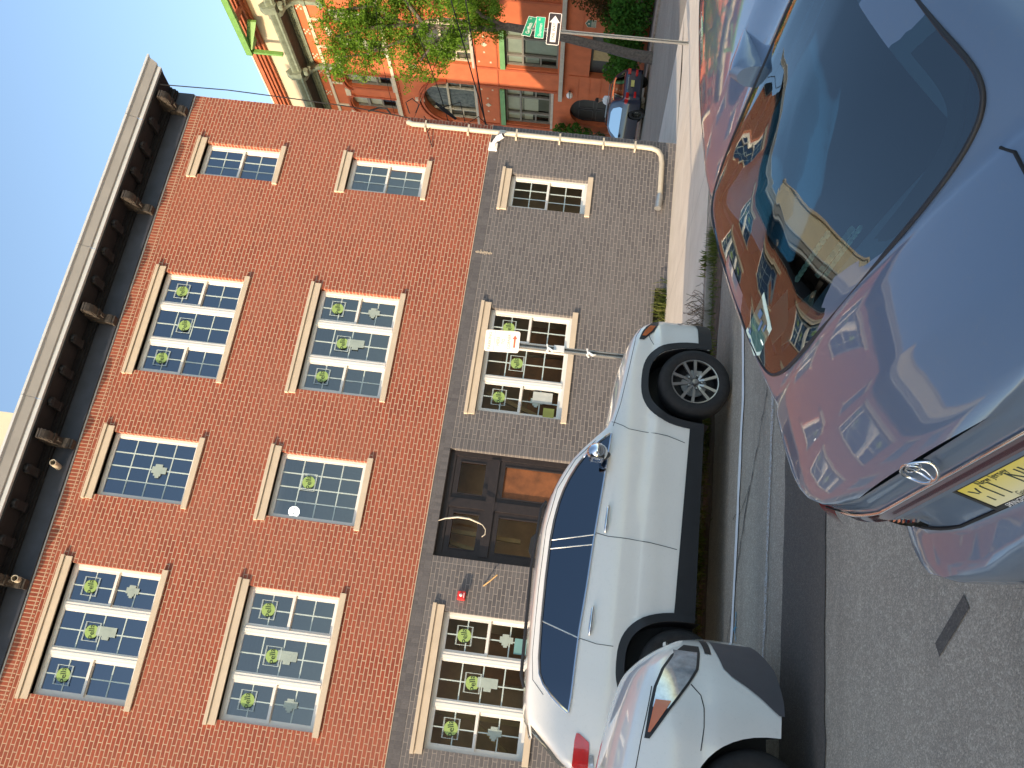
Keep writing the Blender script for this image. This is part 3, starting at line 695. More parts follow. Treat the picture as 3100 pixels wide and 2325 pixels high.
# rooms
m = MB(OT)
m.box(E0 + .2, E1 - .2, B_ + 1.6, B_ + 1.7, -1.5, 16.5)
for z_ in (3.3, 7.6, 12.2): m.box(E0 + .2, E1 - .2, B_ + .36, B_ + 1.6, z_, z_ + .1)
m.build('interior', mat('dim_interior', (0.10, 0.095, 0.085), .9, var=.4, scale=1), obr)
# pilaster-like reveals beside windows, rustication lines, belts
m = MB(OT)
for a, b in top_w:
    for x in (a - .16, b + .04): m.box(x, x + .12, B_ - .05, B_, 12.6, 15.0)
for a, b in ((17.42, 19.69), (22.53, 24.36), (27.53, 29.6)):
    m.box(a + .08, a + .22, B_ - .06, B_, 3.7, 8.0); m.box(b - .24, b - .08, B_ - .06, B_, 3.7, 8.0)
m.box(E0, E1, B_ - .07, B_, 7.92, 8.0); m.box(E0, E1, B_ - .05, B_, 6.80, 6.86)
def arch_band(m, a, b, zs, rise, w_, d0, n=24, seg=(0, 1)):
    c = (a + b) / 2; hw = (b - a) / 2
    for i in range(n):
        t0, t1 = pi - pi * i / n, pi - pi * (i + 1) / n
        P = [(c + (hw + o) * cos(t), zs + (rise + o) * sin(t)) for t, o in ((t0, 0.02), (t1, 0.02), (t1, w_), (t0, w_))]
        m.prism([(P[k][0], B_ - d0, P[k][1]) for k in range(4)], (0, d0 + .0, 0))
for a, b in arch_w: arch_band(m, a, b, 9.6, 1.42, .16, .12); arch_band(m, a - .2, b + .2, 9.6, 1.42 + .2, .10, .18)
for a, b in top_w: arch_band(m, a - .14, b + .14, 14.95, .34, .14, .13, 12)
m.build('arch_moulding', M_ORD, obr)
m = MB(OT)
for z_ in (.55, 1.15, 1.75, 2.32, 2.9): 
    for a, b in ((E0, 19.4), (22.66, 24.55), (26.9, E1)): m.box(a, b, B_ - .045, B_, z_ - .29, z_ + .25)
m.build('rusticated_base', M_OR, obr)
m = MB(OT)
m.box(E0, E1, B_ - .07, B_, 16.03, 16.19); m.box(E0, E1, B_ - .12, B_, 12.40, 12.56)
for x in (15.5, 17.9, 20.15, 22.2, 25.2, 27.2, 30, 32): m.box(x - .07, x + .07, B_ - .06, B_, 15.44, 16.03)
for a, b in ((17.6, 18.7), (18.95, 19.25), (20.6, 21.25), (22.85, 23.45), (23.95, 24.22), (25.6, 26.25), (27.6, 28.2)): m.box(a, b, B_ - .08, B_, 15.14, 15.42)
for c in (17.4, 19.35, 21.15, 23.05, 24.3, 26.23, 28.4, 30.2):
    for i, j in ((-1, -1), (1, -1), (-1, 1), (1, 1), (0, 0)): m.box(c + i * .14 - .05, c + i * .14 + .05, B_ - .04, B_, 16.44 + j * .11 - .045, 16.44 + j * .11 + .045)
for c in (15.9, 20.86, 25.9, 30.9):
    m.prism([(c - .16, B_ - .04, 7.43), (c, B_ - .04, 7.27), (c + .16, B_ - .04, 7.43), (c, B_ - .04, 7.59)], (0, .04, 0))
    for dx, dz in ((-.58, 0), (.6, 0), (-1.35, .3), (1.36, .3), (-1.36, -.3), (1.36, -.3)): m.box(c + dx - .05, c + dx + .05, B_ - .03, B_, 7.41 + dz, 7.50 + dz)
m.box(23.0, 23.25, B_ - .06, B_, 11.1, 11.5); m.box(25.85, 26.1, B_ - .10, B_, 11.0, 11.5)
m.build('cream_ornament', M_CRT, obr)
m = MB(OT); x = E0
pf = [(E0, B_ - .06, 12.40)]
while x < E1: pf += [(x, B_ - .06, 12.36), (x, B_ - .06, 12.28), (x + .07, B_ - .06, 12.28), (x + .07, B_ - .06, 12.36)]; x += .16
pf.append((E1, B_ - .06, 12.40)); m.prism(pf, (0, .06, 0)); m.build('dentil_course', M_ORD, obr)
M_LEDGE = mat('grey_stone_ledge', (0.42, 0.38, 0.31), .85, var=.12, scale=5)
for nm, bx_ in [('stone_ledge', (12.6, 24.6, B_ - .28, B_, 3.42, 3.62)), ('stone_ledge', (24.3, 32, B_ - .05, B_, 3.88, 4.01))] + [('stone_sill', (a - .1, b + .1, B_ - .10, B_ + .1, 8.003, 8.12)) for a, b in arch_w] + [('stone_sill', (a - .1, b + .1, B_ - .10, B_ + .1, 12.563, 12.66)) for a, b in top_w]:
    m = MB(OT); m.box(*bx_); m.build(nm, M_LEDGE, obr)
for a, b, c, d in bay_w: m = MB(OT); m.box(a - .04, b + .04, B_ - .12, B_ + .2, d, d + .26); m.build('green_lintel', M_GRB, obr)
# cornice
m = MB(OT); m.box(E0, E1, B_ - .10, B_, 16.64, 17.02); m.box(E0, E1, B_ - .16, B_, 16.92, 17.0); m.box(E0, E1, B_ - 1.0, B_ - .0, 17.04, 17.12)
x = E0
while x < E1: m.box(x, x + .05, B_ - .13, B_ - .1, 16.72, 16.88); x += .12
ocor = m.build('cornice', M_GGR, obr)
m = MB(OT); m.box(E0, E1, B_ - .96, B_, 17.02, 17.04); m.build('soffit', M_GDK, ocor)
m = MB(OT); m.prism([(E0, B_ - 1.0, 17.05), (E0, B_ - 1.08, 17.10), (E0, B_ - 1.08, 17.2), (E0, B_ - 1.14, 17.26), (E0, B_ - 1.20, 17.36), (E0, B_ - 1.20, 17.44), (E0, B_ - .1, 17.55), (E0, B_ - .1, 17.05)], (0, 0, 0) if 0 else (E1 - E0, 0, 0)); m.build('crown', M_GGR, ocor, smooth=30)
for e_ in (13.0, 18.32, 23.25, 28.2, 33.1):
    m = MB(OT)
    pr = [(B_ - 1.22, 17.0), (B_ - 1.30, 17.2), (B_ - 1.34, 17.55), (B_ - 1.15, 17.82), (B_ - .95, 17.66), (B_ - .8, 17.5), (B_ - .8, 17.0)]
    m.prism([(e_ - .22, a, b) for a, b in pr], (.44, 0, 0))
    pr = [(B_ - .10, 16.3), (B_ - .22, 16.25), (B_ - .34, 16.6), (B_ - .6, 16.82), (B_ - .95, 16.9), (B_ - 1.05, 17.0), (B_ - .1, 17.02)]
    m.prism([(e_ - .13 + .5, a, b) for a, b in pr], (.26, 0, 0)); m.box(e_ + .38, e_ + .62, B_ - .22, B_ - .0, 15.1, 16.35); m.box(e_ + .32, e_ + .68, B_ - .27, B_, 15.95, 16.12); m.box(e_ + .32, e_ + .68, B_ - .27, B_, 15.1, 15.35)
    m.tube([(e_ - .16, B_ - .9, 16.85), (e_ + .16, B_ - .9, 16.85)], .14, 12); m.tube([(e_ - .1, B_ - .7, 16.72), (e_ + .1, B_ - .7, 16.72)], .1, 12)
    m.build('cornice_bracket', M_GGR, ocor, smooth=35)
# attic storey and terracotta top cornice
m = MB(OT); m.box(E0, E1, B_ - .25, B_ + 13, 17.3, 18.85); m.build('attic_wall', M_ATT, obr)
m = MB(OT); m.box(E0, E1, B_ - .45, B_ + 13, 18.85, 18.97); m.box(E0, E1, B_ - .62, B_ + 13, 18.975, 19.1); m.box(E0, E1, B_ - .74, B_ + 13, 19.105, 19.23); m.box(E0, E1, B_ - .86, B_ + 13, 19.235, 19.42)
tc_ = m.build('terracotta_cornice', M_TILE, obr)
m = MB(OT); m.box(E0, E1, B_ - .9, B_ + 13, 19.425, 19.50); m.build('roof_edge', M_CRT, tc_)
m = MB(OT)
for e_ in (19.2, 26.6): m.box(e_, e_ + .9, B_ - .33, B_ - .25, 17.55, 18.0)
m.build('attic_vent', M_FRM, obr)
# windows of the orange building
def owin(e0, e1, z0, z1, lay, arch=0.0, frame=M_FRM):
    y = B_ + .20; m = MB(OT); f = .10
    m.box(e0, e0 + f, y, y + .12, z0, z1); m.box(e1 - f, e1, y, y + .12, z0, z1); m.box(e0 + f, e1 - f, y, y + .12, z0, z0 + f)
    if not arch: m.box(e0 + f, e1 - f, y, y + .12, z1 - f, z1)
    if lay == 'bay':
        zt = z1 - (z1 - z0) * .33; m.box(e0 + f, e1 - f, y - .015, y + .12, zt - .05, zt + .05)
        w_ = e1 - e0
        for x in (e0 + w_ * .27, e1 - w_ * .27): m.box(x - .06, x + .06, y - .01, y + .12, z0 + f, z1 - f)
        for a, b in ((e0 + f, e0 + w_ * .27 - .06), (e1 - w_ * .27 + .06, e1 - f)): m.box(a, b, y + .02, y + .10, (z0 + zt) / 2 - .04, (z0 + zt) / 2 + .04)
    elif lay == 'dh':
        m.box(e0 + f, e1 - f, y - .01, y + .12, z0 + (z1 - z0) * .68, z0 + (z1 - z0) * .75); m.box(e0 + f, e1 - f, y + .02, y + .1, z0 + (z1 - z0) * .36, z0 + (z1 - z0) * .40)
    elif lay == 'arch':
        w_ = e1 - e0; zt = z0 + 1.55
        m.box(e0 + f, e1 - f, y - .015, y + .12, zt - .06, zt + .06)
        for x in (e0 + w_ * .22, e1 - w_ * .22): m.box(x - .05, x + .05, y - .01, y + .12, z0 + f, zt)
        for x in (e0 + w_ * .22, e1 - w_ * .22): m.box(x - .03, x + .03, y, y + .1, zt, zt + .9)
        for a, b in ((e0 + f, e0 + w_ * .22 - .05), (e1 - w_ * .22 + .05, e1 - f)): m.box(a, b, y + .02, y + .10, z0 + .8, z0 + .87)
    win = m.build('window', frame, obr)
    g = MB(OT); zt_ = z1 + arch; g.quad((e0 + .02, y + .10, z0 + .02), (e1 - .02, y + .10, z0 + .02), (e1 - .02, y + .10, zt_), (e0 + .02, y + .10, zt_)); g.build('pane', M_WGL, win)
    return win
for i, (a, b) in enumerate(top_w):
    w_ = owin(a, b, 12.66, 15.0, 'dh', .25); m = MB(OT); m.box(a + .1, b - .1, B_ + .33, B_ + .35, 14.4, 15.3); m.box(a + .1, b - .1, B_ + .33, B_ + .35, 13.4 + .2 * (i % 2), 14.3) ; m.build('blind', mat('white_blind', (0.8, 0.78, 0.7), .7, var=.06), w_)
for a, b in arch_w:
    w_ = owin(a, b, 8.12, 9.6, 'arch', 1.45, mat('weathered_beige_frame', (0.42, 0.37, 0.26), .7, var=.2, scale=8))
    m = MB(OT); m.box(a + .1, b - .1, B_ + .36, B_ + .38, 8.2, 11.0); m.build('backing_sheet', mat('weathered_brown_sheet', (0.16, 0.145, 0.125), .7, var=.7, scale=4), w_)  # mottled brownish backing sheet added behind the arched panes
for i, (a, b, c, d) in enumerate(bay_w):
    w_ = owin(a, b, c, d, 'bay'); m = MB(OT); wd = b - a
    m.box(a + .12, b - .12, B_ + .33, B_ + .35, d - .95, d - .1)
    m.box(a + wd * .30, b - wd * .30, B_ + .33, B_ + .35, c + (.05 if i == 1 else .7), d - 1.0); m.box(a + .12, a + wd * .25, B_ + .33, B_ + .35, c + 1.0, d - 1.0); m.box(b - wd * .25, b - .12, B_ + .33, B_ + .35, c + 1.0, d - 1.0)
    m.build('blind', mat('pale_grey_shade', (0.42, 0.47, 0.42), .8, var=.1, scale=2) if i == 1 else M_BLD, w_)
# doorway with dark double doors, basement opening with shutter
M_DKD = mat('black_door_paint', (0.018, 0.018, 0.02), .45, var=.2)
m = MB(OT); m.box(24.6, 26.85, B_ + .22, B_ + .28, -.6, 3.0); od = m.build('front_door', M_DKD, obr)
m = MB(OT)
for a, b in ((24.72, 25.64), (25.80, 26.72)):
    for c, d in ((-.2, .8), (.95, 1.55), (1.7, 2.5)):
        m.box(a, b, B_ + .19, B_ + .22, c, c + .04); m.box(a, b, B_ + .19, B_ + .22, d - .04, d); m.box(a, a + .04, B_ + .19, B_ + .22, c, d); m.box(b - .04, b, B_ + .19, B_ + .22, c, d)
m.build('door_panel', mat('black_door_moulding', (0.05, 0.05, 0.055), .4), od)
m = MB(OT); m.box(19.4, 22.65, B_ + .30, B_ + .34, -.3, 2.12); m.build('basement_window', M_DKD, obr)
m = MB(OT)
for i in range(9): m.box(20.85 + i * .085, 20.915 + i * .085, B_ + .22, B_ + .26, -.2, 2.0)
m.build('blind_slats', mat('tan_vertical_blind', (0.42, 0.31, 0.15), .8), obr)
m = MB(OT); m.sphere(OT(0, 0, 0) if 0 else (23.93, B_ - .30, 3.02), .17, 10); t_ = thing('globe_lamp', 'white globe lamp with a black band on the orange wall beside the door', 'lamp', OT(23.93, B_, 3.02))
m.build('globe', mat('opal_glass', (0.85, 0.84, 0.80), .3, var=.02), t_, smooth=60)
m = MB(OT); m.tube([(23.93, B_, 3.05), (23.93, B_ - .12, 3.05)], .05, 10); m.lathe([(.176, -.02), (.182, 0), (.176, .02)], (23.93, B_ - .30, 3.02), (0, 0, 1), 20); m.build('bracket', M_BLACK, t_)
# plaque
t_ = thing('plaque', 'dark green shaped plaque with small pale lettering on the orange wall', 'plaque', OT(18.6, B_, 2.26))
sh = [(18.36, 2.02), (18.86, 2.02), (18.86, 2.42), (18.74, 2.47), (18.61, 2.54), (18.48, 2.47), (18.36, 2.42)]
m = MB(OT); m.prism([(a, B_ - .07, b) for a, b in sh], (0, .025, 0)); m.build('board', M_CRT, t_)
m = MB(OT); m.prism([(18.61 + (a - 18.61) * .9, B_ - .078, 2.25 + (b - 2.25) * .9) for a, b in sh], (0, .01, 0)); m.build('panel', mat('dark_green_enamel', (0.02, 0.08, 0.05), .5), t_)
m = MB(OT)
for i in range(4): m.box(18.42, 18.80, B_ - .083, B_ - .079, 2.06 + i * .05, 2.082 + i * .05)
m.sphere((18.61, B_ - .08, 2.36), .05, 6, sc=(1, .2, 1)); m.build('lettering', M_CRT, t_)
# green steel frame on the roof edge
t_ = thing('green_steel_frame', 'bright green steel beam frame standing on the cornice of the orange building', 'frame', OT(21.2, 16.9, 17.5))
m = MB(OT); m.box(12, 21.4, 16.42, 16.62, 18.98, 19.30); m.build('beam', M_GRN, t_)
m = MB(OT); m.box(21.1, 21.4, 16.62, 17.9, 18.98, 19.30); m.prism([(21.0, 16.5, 18.9), (19.8, 17.2, 18.5), (19.8, 17.2, 18.95), (21.0, 16.5, 19.2)], (0, .12, 0)); m.build('brace', M_GRN, t_)
m = MB(OT); m.box(21.28, 21.40, 16.55, 16.75, 17.45, 18.98); m.build('post', M_GRN, t_)
m = MB(OT); m.box(18.9, 19.15, 16.62, 17.4, 19.0, 19.2); m.build('cross_piece', M_TILE, t_)

# ------------------------------------------------------------------ cars
def lerp_tab(tab):
    tab = sorted(tab)
    def f(x):
        if x <= tab[0][0]: return tab[0][1]
        if x >= tab[-1][0]: return tab[-1][1]
        for (a, p), (b, q) in zip(tab[:-1], tab[1:]):
            if a <= x <= b: return p if b == a else p + (q - p) * (x - a) / (b - a)
    return f
def smooth_tab(tab):
    tab = sorted(tab); n = len(tab); X = [t[0] for t in tab]; Y = [t[1] for t in tab]
    d = [(Y[i + 1] - Y[i]) / (X[i + 1] - X[i]) for i in range(n - 1)]; mm_ = [d[0]] + [0 if d[i - 1] * d[i] <= 0 else 2 * d[i - 1] * d[i] / (d[i - 1] + d[i]) for i in range(1, n - 1)] + [d[-1]]
    def f(x):
        if x <= X[0]: return Y[0]
        if x >= X[-1]: return Y[-1]
        for i in range(n - 1):
            if x <= X[i + 1]:
                h = X[i + 1] - X[i]; t = (x - X[i]) / h
                return (2 * t**3 - 3 * t * t + 1) * Y[i] + (t**3 - 2 * t * t + t) * h * mm_[i] + (-2 * t**3 + 3 * t * t) * Y[i + 1] + (t**3 - t * t) * h * mm_[i + 1]
    return f
def paint(name, color, metal=0.0, rough=0.35, flake=0.0, coat=1.0):
    t = NT(name); c = t.obj(); nz = t.noise(c, 2.0, 3); dirt = t.ramp(t.noise(c, 38, 5, .8), .55, .85)
    col = t.mix(t.ramp(nz, .3, .7), tuple(x * .95 for x in color), color); col = t.mix(t.math('MULTIPLY', dirt, .2), col, (0.25, .22, .18))
    p = t.bsdf(col, rough, metal); p.inputs['Coat Weight'].default_value = coat; p.inputs['Coat Roughness'].default_value = 0.03; p.inputs['Coat IOR'].default_value = 1.65 if metal else 1.55
    return t.done(p)
M_WCAR = paint('white_car_paint', (0.88, 0.83, 0.75), 0, .3)
M_WCAR2 = paint('pearl_white_car_paint', (0.88, 0.84, 0.77), 0, .3)
M_BCAR = paint('slate_blue_car_paint', (0.115, 0.165, 0.24), .2, .36)
M_NCAR = paint('dark_navy_car_paint', (0.010, 0.016, 0.045), .2, .3)
M_TYRE = mat('tyre_rubber', (0.022, 0.020, 0.019), .85, var=.25, scale=20, bump=.1)
M_RIM = mat('machined_alloy', (0.40, 0.39, 0.38), .28, .9, var=.05)
M_RIMD = mat('dark_alloy', (0.035, 0.035, 0.037), .4, .5)
M_TAILR = mat('red_tail_lens', (0.55, 0.012, 0.012), .12, var=.15, Coat_Weight=1.0)
M_DRED = mat('dark_red_garnish', (0.055, 0.012, 0.012), .15, var=.15, Coat_Weight=1.0)
M_AMB = mat('amber_lens', (0.62, 0.13, 0.02), .15, var=.1, Coat_Weight=1.0)
M_CLR = mat('clear_lens', (0.50, 0.53, 0.56), .08, .55, var=.25, scale=18, Coat_Weight=1.0)
M_GAP = mat('panel_gap', (0.008, 0.008, 0.009), .8)
M_CAB = mat('dark_cabin', (0.07, 0.08, 0.085), .9, var=.2)
M_SEAT = mat('grey_seat_cloth', (0.34, 0.38, 0.38), .9, var=.1)

class Car:
    def __init__(s, root, O, F, S, d):
        s.root = root; s.O = Vector(O); s.F = Vector(F); s.S = Vector(S)
        s.zt = smooth_tab(d['top']); s.zbt = lerp_tab(d['bot']); s.W = smooth_tab(d['W']); s.belt = lerp_tab(d['belt']); s.prof = smooth_tab(d['prof'])
        s.tum = d['tumble']; s.arch = d['arches']; s.fr = d.get('fillet', .06); s.crown = lerp_tab(d['crown']); s.warp = d.get('warp')
        s.X0 = min(t[0] for t in d['top']); s.X1 = max(t[0] for t in d['top']); s.d = d
        s.M = s.T
    def T(s, u, sd, z):
        if s.warp: u = u + s.warp(u, z, sd)
        P = s.O + s.F * u + s.S * sd; return (P.x, P.y, P.z + z)
    def zb(s, x):
        z = s.zbt(x)
        for c, hw, top, pw in s.arch:
            t = abs(x - c) / hw
            if t < 1: z = max(z, z + (top - z) * (1 - t ** pw) ** (1 / pw))
        return z
    def h(s, x, z, top=None):
        zb = s.belt(x); zt = s.zt(x); w = s.W(x)
        r = w * s.prof(min(z, zb))
        if z > zb: r -= (z - zb) * s.tum
        a = z - (zt - s.fr)
        if a > 0: a = min(a, s.fr); r -= (s.fr - sqrt(max(0, s.fr**2 - a**2))) * .8
        return max(r, .02)
    def cols(s, step=.07):
        X = set(round(t[0], 4) for t in s.d['top']) | set(round(t[0], 4) for t in s.d['W'] if s.X0 <= t[0] <= s.X1)
        x = s.X0
        while x < s.X1: X.add(round(x, 4)); x += step
        for c, hw, top, pw in s.arch:
            for i in range(25):
                q = c + hw * .99999 * -cos(pi * i / 24); X.add(round(q, 5))
            X.add(c - hw - .002); X.add(c + hw + .002)
        X = sorted(X); out = [X[0]]
        for q in X[1:]:
            if q - out[-1] > .0008 and s.X0 <= q <= s.X1: out.append(q)
        return out
    def body(s, mat_, glass=(), gm=M_GLC, nz=22, ny=16, name='body', capn=1):
        X = s.cols(); m = MB(s.T); g = MB(s.T); n = nz + 1
        def tz(i, x):
            t = i / nz; t = 1 - (1 - t) ** 1.35; zb, zt = s.zb(x), s.zt(x); return zb + (zt - zb) * t
        for sg in (-1, 1):
            v = [(x, sg * s.h(x, tz(i, x)), tz(i, x)) for x in X for i in range(n)]
            F = [(k * n + i, (k + 1) * n + i, (k + 1) * n + i + 1, k * n + i + 1) for k in range(len(X) - 1) for i in range(nz)]
            m.add(v, [f[::-1] for f in F] if sg > 0 else F)
        tv = []
        for x in X:
            hh = s.h(x, s.zt(x)); cr = s.crown(x)
            for j in range(ny + 1):
                t = -1 + 2 * j / ny; t = math.copysign(abs(t) ** .8, t); tv.append((x, hh * t, s.zt(x) + cr * (1 - t ** 4 * .35 - t * t * .65)))
        gf = []; bf = []
        for k in range(len(X) - 1):
            for j in range(ny):
                f = (k * (ny + 1) + j, (k + 1) * (ny + 1) + j, (k + 1) * (ny + 1) + j + 1, k * (ny + 1) + j + 1)
                xm = (X[k] + X[k + 1]) / 2; tm = tv[f[0]][1] + tv[f[3]][1]; hh = s.h(xm, s.zt(xm))
                isg = any(a < xm < b and abs(tm / 2) < hh * fr for a, b, fr in glass); hol = s.d.get('hole'); skip = hol and hol[0] < xm < hol[1] and abs(tm / 2) < hh * hol[2]
                
                if not skip: (gf if isg else bf).append(f)
        m.add(tv, bf)
        if gf: g.add(tv, gf)
        for x in (X[0], X[-1]):
            rows = [[(x, t * s.h(x, tz(i, x)), tz(i, x)) for t in [-1 + 2 * q / 12 for q in range(13)]] for i in range(n)]
            m.loft(rows, 0, closed=False)
        b = m.build(name, mat_, s.root, smooth=38, fix=True)
        if gf: g.build('windscreen', gm, s.root, smooth=60, fix=True)
        return b
    def band(s, low, high, off, side=-1, x0=None, x1=None, nz=6, step=.05, T=None):
        lo, hi = (lerp_tab(low) if isinstance(low, list) else low), (lerp_tab(high) if isinstance(high, list) else high)
        x0 = x0 if x0 is not None else max(low[0][0], high[0][0]) if 0 else min(t[0] for t in low); x1 = x1 if x1 is not None else max(t[0] for t in low)
        n = max(2, int((x1 - x0) / step)); m = MB(s.T)
        v = []
        for k in range(n + 1):
            x = x0 + (x1 - x0) * k / n
            for i in range(nz + 1): z = lo(x) + (hi(x) - lo(x)) * i / nz; v.append((x, side * (s.h(x, z) + off), z))
        F = [(k * (nz + 1) + i, (k + 1) * (nz + 1) + i, (k + 1) * (nz + 1) + i + 1, k * (nz + 1) + i + 1) for k in range(n) for i in range(nz)]
        m.add(v, F); return m
    def line(s, pts, r=.0035, off=.0, side=-1, n=5, sub=6, m=None):
        m = m or MB(s.T); P = []
        for (a, b), (c, d) in zip(pts[:-1], pts[1:]):
            for i in range(sub): t = i / sub; P.append((a + (c - a) * t, b + (d - b) * t))
        P.append(pts[-1]); m.tube([(x, side * (s.h(x, z) + off), z) for x, z in P], r, n); return m
    def wheel(s, x, z, r, side=-1, sd=.93, wdt=.22, spokes=5, rim=None, dark=None, rr=.62, parent=None, name='wheel', style='twin'):
        """tyre, rim and hub as one wheel part with sub-parts"""
        rim = rim or M_RIM; dark = dark or M_RIMD
        y = side * sd; iy = -side                  # inward direction
        def L(rad, h): return (rad, h)
        ax = (0, iy, 0)
        c = (x, y, z); m = MB(s.T)
        pr = [(r * rr, .012), (r * .70, .004), (r * .84, -.004), (r * .93, .010), (r * .985, .035), (r, .06), (r, wdt - .06), (r * .985, wdt - .03), (r * .9, wdt), (r * rr, wdt)]
        # tyre with shallow tread blocks
        m.lathe(pr, c, ax, 48)
        tyre = m.build(name, M_TYRE, s.root, smooth=40)
        m = MB(s.T); m.lathe([(r * rr, .02), (r * rr * .97, .03), (r * rr * .95, wdt * .75), (r * rr * .2, wdt * .75)], c, ax, 40); m.build('rim_barrel', dark, tyre, smooth=40)
        m = MB(s.T); m.lathe([(r * rr * 1.01, .012), (r * rr * 1.0, .004), (r * rr * .955, .006), (r * rr * .95, .03)], c, ax, 48)
        def sp(a, w0, w1, r0, r1, m, h0=.02, h1=.008, th=.03, da=0.0):
            ca, sa = cos(a), sin(a); pa, pb = (-sa, ca), (ca, sa)
            cb, sb_ = cos(a + da), sin(a + da)
            q = []
            for (rad, w_, h_, (cx, sx)) in ((r0, w0, h0, (ca, sa)), (r1, w1, h1, (cb, sb_))):
                for k in (-1, 1): q.append((x + cx * rad - sx * w_ * k, z + sx * rad + cx * w_ * k, h_))
            a0, a1, b0, b1 = q
            V = [(p[0], y + iy * (p[2] + t), p[1]) for t in (0, th) for p in (a0, a1, b1, b0)]
            m.add(V, [(0, 1, 2, 3), (7, 6, 5, 4), (0, 4, 5, 1), (1, 5, 6, 2), (2, 6, 7, 3), (3, 7, 4, 0)])
        for k in range(spokes):
            a = 2 * pi * k / spokes + .3
            if style == 'twin':
                for sgn in (-1, 1):
                    sp(a + sgn * .12, .009, .013, r * .12, r * .27, m, .03, .016, .03, sgn * .16); sp(a + sgn * .28, .013, .016, r * .262, r * rr * .97, m, .016, .004, .03, -sgn * .02)
            else: sp(a, .014, .009, r * .1, r * rr * .97, m)
        m.build('rim', rim, tyre, smooth=30)
        m = MB(s.T); m.lathe([(.001, .000), (r * .075, .002), (r * .085, .01), (r * .085, .05)], c, ax, 20)
        for k in range(5): a = 2 * pi * (k + .5) / 5 + .3; m.lathe([(.001, .014), (.011, .016), (.012, .05)], (x + cos(a) * r * .20, y, z + sin(a) * r * .20), ax, 8)
        m.build('hub', rim, tyre, smooth=40)
        m = MB(s.T); m.lathe([(r * .36, .10), (r * .36, .12), (.02, .12)], c, ax, 24); m.box(x + r * .2, x + r * .42, y + iy * .08, y + iy * .14, z - r * .2, z + r * .1); m.build('brake_disc', M_STEEL, tyre)
        return tyre
    def well(s, c, hw, top, pw, depth=.42, side=-1, z0=None):
        m = MB(s.T); P = []; n = 24
        for i in range(n + 1):
            t = -cos(pi * i / n); x = c + hw * t; z = s.zb(min(max(x, c - hw * .9999), c + hw * .9999)); P.append((x, z))
        P = [(P[0][0], .2)] + P + [(P[-1][0], .2)]
        rings = [[(x, side * (s.h(x, z) - .004), z) for x, z in P], [(x, side * (s.h(x, z) - depth), z) for x, z in P]]
        m.loft(rings, 0, closed=False); m.poly([(x, side * (s.W(c) - depth), z) for x, z in P]); return m

def flare(car, c, hw, top, pw, w_=.07, off=.018, z0=.25, side=-1, wt=None):
    m = MB(car.T); n = 28; A = []; B = []; wt = wt or w_
    for i in range(n + 1):
        a = pi * i / n; cx, sz = -cos(a), sin(a)
        e = 2 / pw
        ux = math.copysign(abs(cx) ** e, cx); uz = abs(sz) ** e
        A.append((c + hw * ux, z0 + (top - z0) * uz)); B.append((c + (hw + w_) * ux, z0 + (top + wt - z0) * uz))
    for P0, o0, P1, o1 in ((A, -.03, A, off), (A, off, B, off * .6), (B, off * .6, B, -.01)):
        m.loft([[(x, side * (car.h(x, z) + o0), z) for x, z in P0], [(x, side * (car.h(x, z) + o1), z) for x, z in P1]], 0, closed=False)
    return m

# ---- white SUV parked at the kerb
t_suv = thing('parked_suv', 'white SUV with black wheel arches and chrome window trim parked along the kerb', 'car', (-9.75, -5.72, 0))
sd = dict(
    top=[(-12.11, .80), (-12.10, 1.0), (-12.07, 1.17), (-12.02, 1.28), (-11.86, 1.46), (-11.75, 1.58), (-11.66, 1.665), (-11.5, 1.69), (-11.09, 1.712), (-10.57, 1.728), (-10.0, 1.722), (-9.75, 1.70), (-9.51, 1.652), (-9.34, 1.59), (-9.18, 1.505), (-9.07, 1.42), (-8.95, 1.305), (-8.86, 1.215), (-8.75, 1.165), (-8.44, 1.105), (-8.1, 1.065), (-7.80, 1.01), (-7.68, .96), (-7.59, .88), (-7.52, .78), (-7.47, .68)],
    bot=[(-12.11, .45), (-12.0, .3), (-11.55, .27), (-10.6, .27), (-8.8, .26), (-7.8, .22), (-7.6, .22), (-7.52, .27), (-7.47, .36)],
    W=[(-12.11, .68), (-12.06, .78), (-11.95, .85), (-11.7, .90), (-11.3, .93), (-10, .93), (-8.5, .93), (-8.1, .92), (-7.85, .885), (-7.68, .82), (-7.56, .73), (-7.50, .65), (-7.47, .56)],
    belt=[(-12.2, 1.30), (-11.0, 1.27), (-10.0, 1.21), (-9.0, 1.14), (-8.8, 1.3)],
    prof=[(.2, .955), (.42, .978), (.60, .983), (.70, .999), (.735, 1.0), (.79, .982), (.98, .976), (1.15, .945), (1.3, .915)],
    tumble=.42, arches=[(-8.31, .42, .835, 2.6), (-11.10, .425, .86, 2.6)], fillet=.075,
    crown=[(-12.1, .0), (-11.6, .03), (-10, .045), (-9.2, .05), (-8.8, .06), (-8, .07), (-7.6, .05), (-7.47, .03)])
suv = Car(t_suv, (0, -5.72, 0), (1, 0, 0), (0, 1, 0), sd)
suv.body(M_WCAR, glass=[(-9.55, -8.93, .92), (-12.0, -11.74, .88)])
for a in suv.arch: suv.well(*a).build('wheel_arch_liner', M_BLACK, t_suv)
flare(suv, -8.31, .42, .835, 2.6).build('wheel_arch_trim', M_BLACK, t_suv, smooth=40); flare(suv, -11.10, .425, .86, 2.6, .075).build('wheel_arch_trim', M_BLACK, t_suv, smooth=40)
suv.band([(-10.62, .25), (-8.78, .25)], [(-10.62, .445), (-8.78, .39)], .012).build('sill_cladding', M_BLACK, t_suv, smooth=40)
m = suv.band([(-7.88, .20), (-7.60, .20), (-7.50, .24)], [(-7.88, .34), (-7.60, .34), (-7.50, .36)], .012, step=.02); m.build('bumper_cladding', M_BLACK, t_suv, smooth=40)
